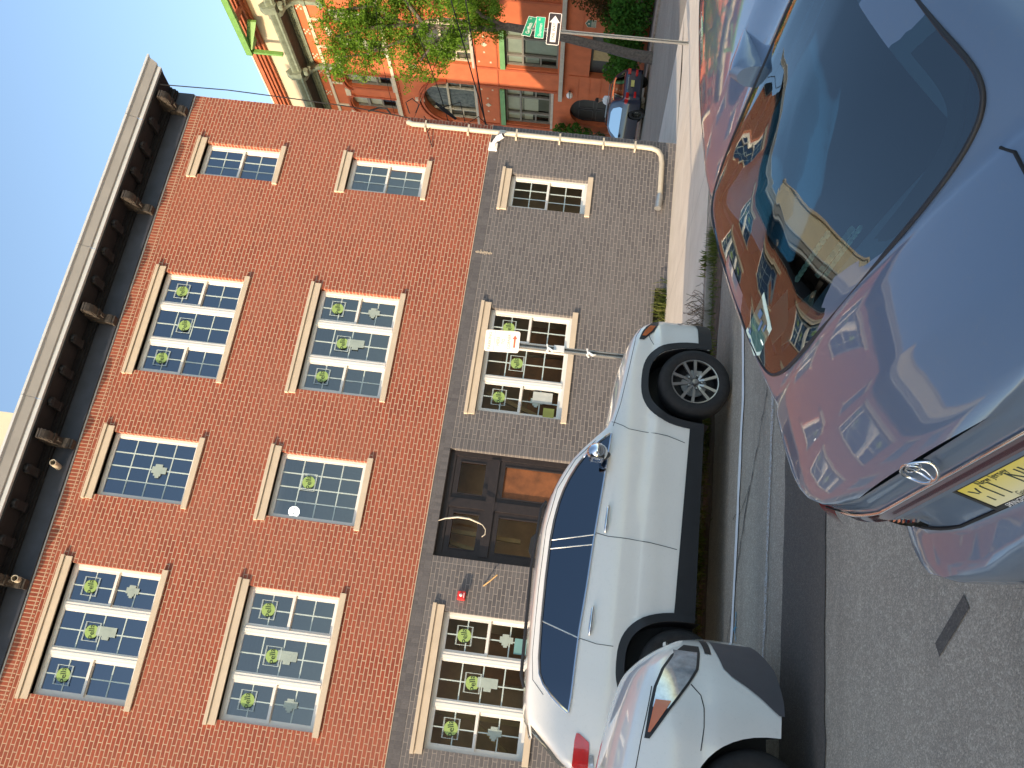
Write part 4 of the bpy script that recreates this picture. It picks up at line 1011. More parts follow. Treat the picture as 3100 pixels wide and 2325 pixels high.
m = MB(suv.T); m.box(-12.0, -7.6, -.55, .9, .28, .5); m.box(-10.6, -8.85, -.78, .9, .24, .42); m.build('underbody', M_BLACK, t_suv)
hi = [(-11.575, 1.315), (-11.53, 1.38), (-11.45, 1.475), (-11.36, 1.555), (-11.27, 1.60), (-11.13, 1.622), (-10.79, 1.637), (-10.43, 1.642), (-10.03, 1.637), (-9.83, 1.622), (-9.65, 1.595), (-9.52, 1.563), (-9.4, 1.52), (-9.28, 1.462), (-9.17, 1.395), (-9.07, 1.32), (-9.0, 1.25), (-8.935, 1.165)]
lo = [(-11.575, 1.31), (-11.42, 1.30), (-11.17, 1.295), (-10.87, 1.285), (-10.46, 1.255), (-10.03, 1.232), (-9.47, 1.19), (-8.935, 1.155)]
suv.band(lo, hi, .006, step=.04).build('side_glass', glass_mat('dark_privacy_glass', (0.05, 0.06, 0.08), .12, .1, (.75, .85, 1.0)), t_suv, smooth=60)
m = MB(suv.T); suv.line(hi, .011, .012, sub=3, m=m); suv.line(lo, .010, .012, sub=3, m=m); m.build('chrome_trim', M_CHROME, t_suv, smooth=60)
for l_ in ([(-9.965, 1.235), (-10.03, 1.635)], [(-10.06, 1.24), (-10.115, 1.64)], [(-10.93, 1.285), (-10.80, 1.635)]): suv.line(l_, .006, .007).build('pillar_trim', M_STEEL, t_suv)
m = MB(suv.T)
suv.line([(-8.80, 1.16), (-8.84, 1.05), (-8.87, .99), (-8.885, .85), (-8.90, .6), (-8.95, .43)], m=m, sub=4)
suv.line([(-9.94, 1.235), (-9.97, 1.10), (-9.975, .9), (-9.985, .77), (-10.0, .6), (-10.02, .45)], m=m, sub=4)
suv.line([(-10.93, 1.28), (-10.965, 1.12), (-10.97, .97)], m=m, sub=4)
suv.line([(-11.45, 1.545), (-11.33, 1.655), (-11.1, 1.685), (-10.5, 1.698), (-9.9, 1.69), (-9.5, 1.625), (-9.2, 1.48), (-9.0, 1.30)], .003, 0.0, m=m, sub=4)
suv.line([(-7.60, .90), (-7.8, .985), (-8.2, 1.035), (-8.6, 1.09), (-8.85, 1.145)], .003, .0, m=m, sub=4)
suv.line([(-7.76, .86), (-7.83, .84), (-7.90, .80)], .003, m=m)
m.build('panel_gap', M_GAP, t_suv)
for xa, xb, z_ in ((-9.67, -9.93, 1.125), (-10.635, -10.89, 1.185)):
    m = MB(suv.T); hx = -suv.h(xa, z_) ; pts = [(xa, hx - .004, z_ - .006), (xa - .03, hx - .035, z_), (xa - .13, hx - .042, z_ + .003), (xb + .03, hx - .035, z_ + .006), (xb, hx - .004, z_ + .006)]
    m.tube(pts, [.010, .014, .016, .016, .012], 10); m.build('door_handle', M_CHROME, t_suv, smooth=60)
m = MB(suv.T); m.sphere((-9.20, -1.045, 1.285), .095, 10, sc=(.95, 1.25, 1.05)); mi_ = m.build('side_mirror', M_CHROME, t_suv, smooth=60)
m = MB(suv.T); m.box(-9.275, -9.235, -1.12, -.96, 1.215, 1.35); m.tube([(-9.22, -.98, 1.215), (-9.16, -.90, 1.17)], [.035, .03], 8); m.build('mirror_housing', M_BLACK, mi_, bevel=.008)
m = MB(suv.T); m.box(-9.282, -9.276, -1.11, -.97, 1.225, 1.34); m.build('mirror_glass', M_CLR, mi_)
# lamps
suv.band([(-7.85, .905), (-7.72, .80), (-7.60, .755), (-7.555, .75)], [(-7.85, .955), (-7.74, .925), (-7.66, .885), (-7.555, .80)], .008, step=.02).build('headlamp', M_BLACK, t_suv)
suv.band([(-7.80, .885), (-7.72, .825), (-7.635, .785)], [(-7.80, .925), (-7.72, .895), (-7.635, .84)], .013, step=.02).build('amber_marker', M_AMB, t_suv)
suv.band([(-7.54, .49), (-7.50, .50)], [(-7.54, .55), (-7.50, .545)], .012, step=.01).build('fog_lamp', M_CLR, t_suv)
suv.band([(-12.08, 1.09), (-11.80, 1.105), (-11.735, 1.20)], [(-12.08, 1.235), (-11.80, 1.235), (-11.735, 1.225)], .010, step=.02).build('tail_lamp', M_TAILR, t_suv)
suv.band([(-12.07, 1.03), (-11.9, 1.06)], [(-12.07, 1.088), (-11.9, 1.098)], .010, step=.02).build('reversing_lamp', M_CLR, t_suv)
m = MB(suv.T); m.prism([(-11.52, -.60, 1.70), (-11.80, -.58, 1.625), (-11.82, -.57, 1.60), (-11.66, -.60, 1.64)], (0, 1.18, 0)); m.build('spoiler', M_WCAR, t_suv, bevel=.008)
m = MB(suv.T); m.tube([(-11.40, -.60, 1.725), (-11.30, -.60, 1.765), (-10.3, -.60, 1.79), (-9.7, -.59, 1.76), (-9.62, -.58, 1.72)], .016, 8); m.build('roof_rail', M_BLACK, t_suv, smooth=60)
m = MB(suv.T); m.prism([(-9.9, -.45, 1.77), (-9.97, -.45, 1.83), (-10.1, -.45, 1.84), (-10.25, -.45, 1.77)], (0, .03, 0)); m.build('antenna_fin', M_BLACK, t_suv)
suv.wheel(-8.275, .36, .365, sd=.915, rr=.655); suv.wheel(-11.10, .36, .365, sd=.905, rr=.655)
for x_ in (-8.275, -11.1): suv.wheel(x_, .32, .365, side=1, sd=.90)

# ---- second white car, only its front corner in view
t_w2 = thing('white_car', 'white car with wraparound headlamp, only its front corner in view behind the SUV', 'car', (-13.4, -8.45, 0))
wd = dict(
    top=[(-15.78, .7), (-15.75, 1.0), (-15.6, 1.35), (-15.2, 1.60), (-14.5, 1.67), (-13.8, 1.62), (-13.3, 1.42), (-12.85, 1.22), (-12.5, 1.155), (-12.2, 1.125), (-11.9, 1.085), (-11.62, 1.04), (-11.45, 1.0), (-11.35, .965), (-11.27, .905), (-11.20, .82), (-11.14, .72), (-11.10, .60)],
    bot=[(-15.78, .45), (-15.6, .25), (-12.6, .24), (-11.68, .195), (-11.55, .185), (-11.3, .20), (-11.18, .235), (-11.10, .30)],
    W=[(-15.78, .6), (-15.6, .8), (-15.2, .9), (-14, .92), (-12.2, .915), (-11.8, .91), (-11.62, .885), (-11.5, .83), (-11.4, .76), (-11.3, .655), (-11.21, .52), (-11.15, .38), (-11.10, .20)],
    belt=[(-16, 1.1), (-13, 1.08), (-12.7, 1.3), (-11, 1.3)],
    prof=[(.15, .985), (.3, .99), (.45, 1.0), (.55, 1.005), (.66, .99), (.78, .985), (.92, .96), (1.1, .90)],
    tumble=.42, arches=[(-12.115, .41, .705, 2.2), (-14.8, .41, .71, 2.2)], fillet=.09,
    crown=[(-15.7, .0), (-14.5, .05), (-12.8, .06), (-11.8, .07), (-11.4, .06), (-11.1, .02)])
w2 = Car(t_w2, (0, -8.45, 0), (1, 0, 0), (0, 1, 0), wd)
w2.body(M_WCAR2, glass=[(-13.75, -12.9, .92), (-15.6, -15.25, .85)])
for a in w2.arch: w2.well(*a, depth=.35).build('wheel_arch_liner', M_BLACK, t_w2)
w2.wheel(-12.115, .335, .335, sd=.885, spokes=7, style='bar'); w2.wheel(-14.8, .335, .335, sd=.885, spokes=7, style='bar')
for x_ in (-12.115, -14.8): w2.wheel(x_, .335, .335, side=1, sd=.885, spokes=7, style='bar')
# headlamp wraps from the wing to beside the grille
hl_lo = [(-11.80, .955), (-11.62, .84), (-11.46, .725), (-11.36, .66), (-11.24, .63), (-11.19, .625)]
hl_hi = [(-11.80, .985), (-11.62, .965), (-11.50, .94), (-11.38, .89), (-11.28, .82), (-11.19, .72)]
w2.band(hl_lo, hl_hi, .006, step=.015, nz=6).build('headlamp', M_BLACK, t_w2, smooth=60)
w2.band([(a, b + .018) for a, b in hl_lo[1:-1]], [(a, b - .018) for a, b in hl_hi[1:-1]], .011, step=.015).build('headlamp_lens', M_CLR, t_w2, smooth=60)
w2.band([(-11.765, .955), (-11.62, .865), (-11.575, .84)], [(-11.765, .968), (-11.62, .942), (-11.575, .93)], .016, step=.015).build('turn_signal', M_AMB, t_w2, smooth=60)
m = MB(w2.T); w2.line([(-11.46, .715), (-11.52, .66), (-11.59, .645), (-11.70, .645), (-11.83, .66)], m=m); w2.line([(-11.50, .95), (-11.8, 1.0), (-12.3, 1.06)], .003, m=m); m.build('panel_gap', M_GAP, t_w2)
w2.band([(-11.58, .17), (-11.5, .165), (-11.3, .18), (-11.13, .25)], [(-11.58, .20), (-11.55, .235), (-11.49, .30), (-11.43, .38), (-11.38, .46), (-11.33, .505), (-11.2, .53), (-11.13, .53)], .008, step=.015).build('lower_bumper', mat('grey_bumper_plastic', (0.075, 0.07, 0.078), .5, var=.1), t_w2, smooth=50)
w2.band([(-11.24, .56), (-11.13, .55)], [(-11.24, .60), (-11.13, .60)], .008, step=.02).build('grille', M_BLACK, t_w2)
m = MB(w2.T); m.tube([(-11.225, -.42, .80), (-11.20, -.30, .72), (-11.19, -.28, .64)], [.022, .026, .018], 8); m.tube([(-11.24, -.40, .82), (-11.17, -.22, .80)], .02, 8); m.build('chrome_bar', M_CHROME, t_w2, smooth=50)
m = MB(w2.T); m.box(-15.6, -11.3, -.5, .5, .2, .5); m.build('underbody', M_BLACK, t_w2)
w2.band([(-15.3, 1.12), (-13.1, 1.12)], [(-15.3, 1.2), (-14.9, 1.5), (-14, 1.53), (-13.5, 1.38), (-13.1, 1.14)], .006).build('side_glass', M_GLC, t_w2)

# ---- dark hatchback across the side street
CO = N6 * 13.32 + E6 * 16.45
t_n = thing('parked_hatchback', 'dark navy car with roof rack and yellow plate parked across the side street', 'car', (CO.x, CO.y, -.53), -radians(6))
nd = dict(
    top=[(0, .85), (.02, .98), (.10, 1.05), (.28, 1.25), (.45, 1.42), (.62, 1.50), (1.2, 1.56), (2.2, 1.56), (2.7, 1.46), (3.2, 1.18), (3.45, 1.02), (4.0, .95), (4.4, .80), (4.5, .6)],
    bot=[(0, .35), (.1, .28), (4.3, .24), (4.5, .35)], W=[(0, .68), (.05, .78), (.2, .88), (.6, .92), (3.8, .92), (4.3, .8), (4.5, .55)],
    belt=[(0, .98), (3, .95), (3.3, 1.3), (4.5, 1.3)], prof=[(.2, .95), (.5, .99), (.75, 1.0), (.95, .96), (1.3, .93)], tumble=.42,
    arches=[(.92, .38, .74, 2.3), (3.6, .38, .74, 2.3)], fillet=.07, crown=[(0, .0), (.6, .03), (2, .05), (4, .05), (4.5, .02)])
nc = Car(t_n, (CO.x, CO.y, -.53), E6, N6, nd)
nc.body(M_NCAR, glass=[(.12, .52, .86), (2.5, 3.3, .9)])
for a in nc.arch: nc.well(*a).build('wheel_arch_liner', M_BLACK, t_n)
for s_ in (-1, 1):
    for x_ in (.92, 3.6): nc.wheel(x_, .35, .355, side=s_, sd=.90, spokes=9, style='bar', rim=mat('black_alloy', (0.03, 0.03, 0.032), .3, .6))
    nc.band([(.55, 1.0), (3.0, .98)], [(.55, 1.12), (.85, 1.38), (1.2, 1.46), (2.3, 1.46), (2.6, 1.36), (3.0, 1.0)], .006, side=s_).build('side_glass', M_GLC, t_n)
    m = MB(nc.T); nc.line([(.55, 1.0), (3.0, .98)], .008, .01, side=s_, m=m); m.build('window_trim', M_STEEL, t_n)
    nc.band([(.015, .79), (.24, .86)], [(.015, .96), (.24, .95)], .012, side=s_, step=.02).build('tail_lamp', M_TAILR, t_n)
    m = MB(nc.T); a, b = (s_ * .74, s_ * .46); m.box(-.03, .01, a, b, .80, .93); m.build('tail_lamp', M_TAILR, t_n, bevel=.01)
    m = MB(nc.T); m.box(-.03, .01, s_ * .70, s_ * .40, .50, .60); m.build('rear_fog_lamp', M_TAILR, t_n, bevel=.01)
    m = MB(nc.T); m.tube([(.7, s_ * .56, 1.53), (.8, s_ * .56, 1.62), (2.3, s_ * .56, 1.63), (2.45, s_ * .56, 1.53)], .018, 6); m.build('roof_rail', M_BLACK, t_n)
    m = MB(nc.T); m.sphere((2.85, s_ * 1.02, 1.02), .09, 8); m.build('side_mirror', M_NCAR, t_n, smooth=60)
m = MB(nc.T)
for x_ in (.95, 2.1): m.tube([(x_, -.56, 1.64), (x_, .56, 1.64)], .016, 6)
m.tube([(1.0, -.35, 1.66), (2.1, -.35, 1.66)], .03, 6); m.tube([(1.0, -.2, 1.66), (2.1, -.2, 1.66)], .02, 6); m.build('roof_rack', M_STEEL, t_n)
m = MB(nc.T); m.box(-.035, -.02, -.16, .16, .62, .76); m.build('licence_plate', mat('yellow_plate', (0.62, 0.56, 0.17), .5, var=.1), t_n)
m = MB(nc.T); m.box(-.03, -.0, -.3, .3, .875, .895); m.build('trunk_trim', M_STEEL, t_n)
m = MB(nc.T); m.box(.1, 4.3, -.6, .6, .25, .5); m.build('underbody', M_BLACK, t_n)
CO2 = N6 * 13.30 + E6 * 22.4
t_n2 = thing('parked_white_car', 'white parked car mostly hidden by the building corner, ahead of the navy car', 'car', (CO2.x, CO2.y, -.68), -radians(6))
c2 = Car(t_n2, (CO2.x, CO2.y, -.68), E6, N6, nd); c2.body(M_WCAR, glass=[(.12, .52, .86), (2.5, 3.3, .9)])
for a in c2.arch: c2.well(*a).build('wheel_arch_liner', M_BLACK, t_n2)
for s_ in (-1, 1):
    for x_ in (.92, 3.6): c2.wheel(x_, .35, .355, side=s_, sd=.90, spokes=9, style='bar')
    c2.band([(.015, .79), (.24, .86)], [(.015, .96), (.24, .95)], .012, side=s_, step=.02).build('tail_lamp', M_TAILR, t_n2)
    c2.band([(.55, 1.0), (3.0, .98)], [(.55, 1.12), (.85, 1.38), (1.2, 1.46), (2.3, 1.46), (2.6, 1.36), (3.0, 1.0)], .006, side=s_).build('side_glass', M_GLC, t_n2)

# ---- slate blue sedan close to the camera, seen from behind
YB = -0.015; BF = Vector((cos(YB), sin(YB), 0)); BS = Vector((sin(YB), -cos(YB), -.045))      # S: to the car's right
BO = Vector((-11.37, -13.10, -0.032))
t_b = thing('blue_sedan', 'slate blue sedan with yellow licence plate close in front, seen from behind', 'car', (BO.x, BO.y, 0), YB)
RZ = smooth_tab([(.25, -.02), (.35, -.07), (.5, -.105), (.60, -.11), (.665, -.088), (.675, -.048), (.69, -.038), (.78, -.006), (.830, .004), (.840, -.038), (.865, -.038), (.885, -.028), (.905, -.020), (.93, -.018), (.955, -.012), (.985, -.020), (1.0, -.022), (1.2, -.01)])
def bwarp(u, z, sdv):
    f = max(0.0, 1 - max(0, (u - .06)) / .30); k = min(1.0, max(0.0, (.685 - z) / .04)); g = max(0.0, 1 - max(0, (u - .06)) / .55)
    return RZ(z) * f * f - k * .135 * g * min(1.3, (abs(sdv) / .68) ** 2.2)
bd = dict(
    top=[(.06, .970), (.075, .982), (.10, .990), (.14, .999), (.22, 1.017), (.33, 1.038), (.40, 1.050), (.425, 1.055), (.46, 1.076), (.60, 1.152), (.70, 1.200), (.80, 1.240), (.92, 1.278), (1.03, 1.306), (1.045, 1.306), (1.2, 1.335), (1.5, 1.37), (1.9, 1.388), (2.3, 1.375), (2.6, 1.33), (2.9, 1.20), (3.2, 1.05), (3.35, .99), (3.8, .93), (4.15, .80), (4.25, .62)],
    bot=[(.06, .30), (.15, .25), (4.2, .22)],
    W=[(.06, .36), (.075, .46), (.10, .57), (.13, .65), (.17, .71), (.23, .750), (.33, .78), (.5, .805), (.8, .83), (1.2, .845), (3.4, .865), (3.9, .8), (4.15, .62), (4.25, .4)],
    belt=[(0, 1.2), (.40, 1.2), (.42, .985), (3.2, .96), (3.3, 1.3), (4.3, 1.3)],
    prof=[(.2, .95), (.4, .98), (.6, 1.0), (.72, .985), (.84, .985), (.92, .965), (1.0, .93), (1.2, .91)],
    tumble=.52, arches=[(.85, .35, .66, 2.1), (3.35, .35, .66, 2.1)], fillet=.05,
    crown=[(.06, .020), (.2, .055), (.40, .055), (.43, .050), (.6, .045), (.8, .05), (1.03, .02), (1.2, .03), (1.9, .04), (2.6, .05), (4.2, .05)])
bc = Car(t_b, BO, BF, BS, bd)
bc.warp = bwarp
_c = bc.cols
bc.cols = lambda step=.035: _c(.035)
M_GLB = glass_mat('sedan_rear_glass', (0.62, 0.82, 0.78), .15, .62, (.85, .95, 1.0), .25)
M_GLS = glass_mat('sedan_side_glass', (0.7, 0.85, 0.8), .08, .85, (.85, .95, 1.0), .2)
bd['hole'] = (.48, .98, .80)
bc.body(M_BCAR, glass=[(2.45, 3.2, .9)], gm=M_GLB, nz=46, ny=34)

def top_z(car, x, sdv):
    hh = car.h(x, car.zt(x)); t = min(1, abs(sdv) / hh); return car.zt(x) + car.crown(x) * (1 - t ** 4 * .35 - t * t * .65)
def rear_u(sdv, z):
    lo, hi = .06, .5
    for _ in range(24):
        md = (lo + hi) / 2
        if bc.h(md, z) >= abs(sdv): hi = md
        else: lo = md
    return hi
def rear_strip(s0, s1, z0, z1, off=.005, n=24, nz=4):
    m = MB(bc.T); v = []
    f0 = z0 if callable(z0) else (lambda s: z0); f1 = z1 if callable(z1) else (lambda s: z1)
    for i in range(n + 1):
        s_ = s0 + (s1 - s0) * i / n
        for j in range(nz + 1):
            z = f0(s_) + (f1(s_) - f0(s_)) * j / nz; u = rear_u(s_, z); v.append((u - off * .8, s_ + math.copysign(off * .8, s_) * (abs(s_) > .36), z))
    m.add(v, [(i * (nz + 1) + j, (i + 1) * (nz + 1) + j, (i + 1) * (nz + 1) + j + 1, i * (nz + 1) + j + 1) for i in range(n) for j in range(nz)])
    return m
rear_strip(-.60, .60, .868, .893, .005, 50).build('rear_garnish', M_DRED, t_b, smooth=50)
m = MB(bc.T); m.tube([(rear_u(s_ / 20, .897) - .006, s_ / 20, .897) for s_ in range(-12, 13)], .0035, 6); m.build('garnish_edge', M_CHROME, t_b, smooth=60)
for sg in (-1, 1):
    rear_strip(sg * .602, sg * .803, lambda s: .868 + .03 * max(0, abs(s) - .72), lambda s: .893 + .05 * (abs(s) - .6) / .2, .030, 20).build('tail_lamp', M_TAILR, t_b, smooth=50)
    m = MB(bc.T); m.tube([(rear_u(sg * .60, z / 100) - .004, sg * .60, z / 100) for z in range(84, 96, 2)], .0025, 5); m.build('panel_gap', M_GAP, t_b)
m = MB(bc.T); m.tube([(rear_u(s_ / 20, .700) - .004, s_ / 20, .700) for s_ in range(-12, 13)], .004, 5); m.build('boot_gap', M_GAP, t_b)
rear_strip(-.50, .50, .40, .49, .006, 40).build('bumper_insert', mat('grey_insert_plastic', (0.06, .065, .075), .5), t_b, smooth=50)
m = MB(bc.T); P = [(u_, bc.h(u_, bc.zt(u_)) - d_, top_z(bc, u_, bc.h(u_, bc.zt(u_)) - d_) + .001) for u_, d_ in ((.20, .02), (.28, .045), (.34, .07), (.39, .085), (.42, .09))]; m.tube(P, .0035, 5); m.build('boot_gap', M_GAP, t_b)
m = MB(bc.T)
for k in range(7): s_ = -.60 + k * .028; u = rear_u(s_, .80) - .055 * 0; m.box(u - .02, u - .012, s_, s_ + .017, .745, .768)
m.build('chrome_badge_letters', M_CHROME, t_b)
# oval emblem
EC = Vector((.048, -.005, .958)); ex = Vector((0, 1, 0)); ez = Vector((.45, 0, .9)).normalized()
def ell(rx, rz, dx=0, dz=0, n=28, k=1.0): return [tuple(EC + ex * (dx + rx * cos(2 * pi * i / n)) + ez * (dz + rz * sin(2 * pi * i / n))) for i in range(n + 1)]
m = MB(bc.T); m.tube(ell(.052, .034), .0045, 8, cap=False); m.tube(ell(.028, .012, 0, .014), .003, 6, cap=False); m.tube(ell(.0115, .030, 0, 0), .003, 6, cap=False); m.build('emblem', M_CHROME, t_b, smooth=60)
# licence plate
A_ = Vector((.058, -.168, .800)); B_2 = Vector((.058, -.168, .712)); pw_ = .305
upv = (A_ - B_2); up_n = upv.normalized(); nrm = Vector((-1, 0, 0)); nrm = (nrm - up_n * nrm.dot(up_n)).normalized()
def PL(x, y, k=0.0): return tuple(B_2 + Vector((0, pw_ * x, 0)) + upv * y + nrm * k)     # x 0..1 to the car's right, y 0..1 up
t_ = NT('plate_yellow_fade'); c_ = t_.obj(); sp_ = t_.n('ShaderNodeSeparateXYZ'); t_.l(c_, sp_.inputs[0])
M_PLT = t_.done(t_.bsdf(t_.mix(t_.ramp(sp_.outputs[2], .45 if 0 else .69, .775), (0.68, 0.64, 0.40), (0.72, 0.58, 0.05)), .45))
m = MB(bc.T); m.add([PL(0, 0, .004), PL(1, 0, .004), PL(1, 1, .004), PL(0, 1, .004), PL(0, 0, 0), PL(1, 0, 0), PL(1, 1, 0), PL(0, 1, 0)], [(0, 1, 2, 3), (4, 7, 6, 5), (0, 4, 5, 1), (1, 5, 6, 2), (2, 6, 7, 3), (3, 7, 4, 0)])
plate = m.build('licence_plate', M_PLT, t_b)
m = MB(bc.T)
for (a, b, c, d) in ((-.035, 0, -.10, 1.06), (1, 1.035, -.10, 1.06), (0, 1, -.10, 0.0), (0, 1, 1.0, 1.05)):
    q = [PL(a, c, .007), PL(b, c, .007), PL(b, d, .007), PL(a, d, .007), PL(a, c, -.004), PL(b, c, -.004), PL(b, d, -.004), PL(a, d, -.004)]
    m.add(q, [(0, 1, 2, 3), (4, 7, 6, 5), (0, 4, 5, 1), (1, 5, 6, 2), (2, 6, 7, 3), (3, 7, 4, 0)])
m.build('plate_frame', M_BLACK, plate)
def ptext(m, s, cx, cy, h, sx=1.0, align='CENTER'):
    tm = text_mesh(s, 1.0, 0.0, align); V = [PL(cx + v.co.x * h * sx, cy + v.co.y * h * pw_ / upv.length, .0056) for v in tm.vertices]
    m.add(V, [tuple(p.vertices) for p in tm.polygons])
m = MB(bc.T); ptext(m, 'Y11', .05, .46, .26, .78, 'LEFT'); ptext(m, 'NU', .53, .46, .26, .78, 'LEFT'); ptext(m, 'New Jersey', .42, .875, .082); ptext(m, 'Garden State', .52, .10, .068)
m.add([PL(.44, .60, .0056), PL(.475, .60, .0056), PL(.485, .50, .0056), PL(.465, .46, .0056), PL(.49, .38, .0056), PL(.47, .30, .0056), PL(.435, .36, .0056), PL(.445, .47, .0056), PL(.43, .53, .0056)], [tuple(range(9))])
m.build('plate_lettering', M_INK, plate)
m = MB(bc.T); tm = text_mesh('SPRINGFIELD', 1.0, 0.0, 'LEFT'); m.add([PL(.12 + v.co.x * .055, -.055 + v.co.y * .055 * pw_ / upv.length, .0085) for v in tm.vertices], [tuple(p.vertices) for p in tm.polygons]); m.build('frame_lettering', M_WHITE, plate)
# rear glass surround, seal, shark fin
def top_strip(m, path, w_, lift=.003):      # path of (u, sd, dir_u, dir_sd)
    v = []
    for (u, s_, du, ds) in path:
        for k in (0, 1): uu, ss = u + du * w_ * k, s_ + ds * w_ * k; v.append((uu, ss, top_z(bc, uu, ss) + lift))
    m.add(v, [(2 * i, 2 * i + 1, 2 * i + 3, 2 * i + 2) for i in range(len(path) - 1)])
gh = lambda u: bc.h(u, bc.zt(u)) * .965
def gpt(k, th, lift):
    e = 2 / 8.0; a = math.copysign(abs(cos(th)) ** e, cos(th)) * k; b = math.copysign(abs(sin(th)) ** e, sin(th)) * k
    u = .73; 
    for _ in range(3):
        s_ = b * gh(u); ub = .428 + .05 * abs(s_ / .7) ** 2.6; u = ub + (1.03 - ub) * (a + 1) / 2
    return (u, s_, top_z(bc, u, s_) + lift)
def gring(ks, lift, n=96): return [[gpt(k, 2 * pi * (i + .5) / n, lift) for i in range(n)] for k in ks]
m = MB(bc.T); m.loft(gring([.885, .92, .96, 1.0], .0015)); m.build('glass_border', mat('glass_frit', (0.012, 0.014, 0.02), .3, var=.1), t_b, smooth=60)
m = MB(bc.T); m.loft(gring([.02, .2, .35, .5, .6, .7, .8, .87, .93, 1.0], .004), cap=True); m.build('rear_window', M_GLB, t_b, smooth=60)
m = MB(bc.T); q_ = gring([1.006], .002)[0]; m.tube(q_ + [q_[0]], .0055, 6, cap=False); m.build('rubber_seal', M_BLACK, t_b, smooth=60)
m = MB(bc.T)
def finring(u, hw, zh, k=9): 
    zr = top_z(bc, u, 0); return [(u, -hw * cos(pi * i / (k - 1)), zr - .004 + zh * sin(pi * i / (k - 1)) ** .8) for i in range(k)]
m.loft([finring(1.045, .040, .055), finring(1.055, .036, .075), finring(1.08, .034, .068), finring(1.12, .028, .047), finring(1.16, .02, .025), finring(1.20, .006, .004)], 0, closed=False); m.poly(finring(1.045, .040, .055)); m.build('shark_fin_antenna', M_BCAR, t_b, smooth=45)
m = MB(bc.T); 
for sg in (-1, 1):
    m.band = None
    bc.band([(1.15, 1.0), (2.9, .99)], [(1.15, 1.22), (1.5, 1.31), (2.2, 1.32), (2.5, 1.24), (2.9, 1.02)], .005, side=sg).build('side_glass', M_GLS, t_b)
    bc.wheel(.85, .32, .325, side=sg, sd=.855, spokes=5); bc.wheel(3.35, .32, .325, side=sg, sd=.855, spokes=5)
for a in bc.arch: bc.well(*a, depth=.35).build('wheel_arch_liner', M_BLACK, t_b); bc.well(*a, depth=.35, side=1).build('wheel_arch_liner', M_BLACK, t_b)
# cabin
m = MB(bc.T); m.box(.50, 3.1, -.66, .66, .5, .9); m.box(.52, 1.10, -.68, .68, .9, .965); m.build('rear_shelf', M_CAB, t_b)
def seat(x, y, w_, h_, name='seat'):
    m = MB(bc.T); m.box(x, x + .16, y - w_ / 2, y + w_ / 2, .5, h_); return m.build(name, M_SEAT, t_b, bevel=.05)
seat(1.10, 0, 1.25, 1.02); seat(1.95, -.36, .5, 1.06); seat(1.95, .36, .5, 1.06)
for y_, x_, z_ in ((-.36, 1.16, 1.12), (.36, 1.16, 1.12), (-.36, 2.0, 1.16), (.36, 2.0, 1.16)):
    m = MB(bc.T); m.box(x_, x_ + .10, y_ - .13, y_ + .13, z_ - .08, z_ + .08); m.tube([(x_ + .05, y_, z_ - .2), (x_ + .05, y_, z_ - .07)], .015, 6); m.build('headrest', M_SEAT, t_b, bevel=.035)
m = MB(bc.T)
for i in range(9): uu = .56; ss = .05 - .026 * i; zz = top_z(bc, uu, ss) - .006; m.box(uu - .006, uu + .006, ss - .009, ss + .009, zz - .006, zz + .002)
m.build('brake_light_strip', mat('pale_led', (0.5, .6, .5), .3), t_b)
# folded paper lying inside the rear glass
pq = [(.613, -.339, 1.081), (.537, -.406, 1.043), (.541, -.592, 1.046), (.563, -.644, 1.056), (.624, -.603, 1.087)]
def onglass(u, s_, d): return (u, s_, top_z(bc, u, s_) - d)
pp = [onglass(a, b, -.0052) for a, b, c in pq]
m = MB(bc.T); m.poly(pp); m.poly([(a, b, c - .0006) for a, b, c in pp][::-1])
t_pp = thing('paper_permit', 'pale green folded paper at the lower corner of the blue sedan rear window', 'paper', bc.T(.57, -.5, 1.03))
m.build('sheet', mat('mint_paper', (0.72, 0.84, 0.70), .7, var=.04), t_pp)
m = MB(bc.T); P2 = lambda u, s_: onglass(u, s_, -.0058)
for (a, b, c, d) in ((.60, -.585, .612, -.555), (.60, -.62, .590, -.60), (.572, -.50, .58, -.44), (.556, -.47, .562, -.43), (.585, -.45, .60, -.41)): m.add([P2(a, b), P2(c, b), P2(c, d), P2(a, d)], [(0, 1, 2, 3)])
m.build('print', mat('blue_print', (0.12, .2, .32), .7), t_pp)

# ------------------------------------------------------------------ street furniture
def sign_panel(parent, name, T, w_, h_, rad, face, border=None, bw=.02, bm=None):
    def rr(W, H, r, n=5):
        P = []
        for cx, cy, a0 in ((W / 2 - r, H / 2 - r, 0), (-W / 2 + r, H / 2 - r, 90), (-W / 2 + r, -H / 2 + r, 180), (W / 2 - r, -H / 2 + r, 270)):
            for i in range(n + 1): a = radians(a0 + 90 * i / n); P.append((cx + r * cos(a), cy + r * sin(a)))
        return P
    m = MB(T); m.prism([(a, 0, b) for a, b in rr(w_, h_, rad)], (0, .004, 0)); o = m.build(name, border or face, parent)
    m = MB(T); m.poly([(a, -.001, b) for a, b in rr(w_ - 2 * bw, h_ - 2 * bw, max(.004, rad - bw))]); m.build('sign_face', face, o)
    return o
def frame_T(P, right, up=(0, 0, 1)):
    r = Vector(right).normalized(); u = Vector(up).normalized(); n = r.cross(u); P = Vector(P)       # n points away from the reader
    nn = u.cross(r)   # towards reader is -nn... keep x right, z up, y away
    def T(x, y, z): q = P + r * x + u * z - nn * 0 + (u.cross(r) * -1) * (-y) if 0 else P + r * x + u * z + (u.cross(r)) * y
    def T2(x, y, z): q = P + r * x + u * z + u.cross(r) * y; return (q.x, q.y, q.z)
    return T2
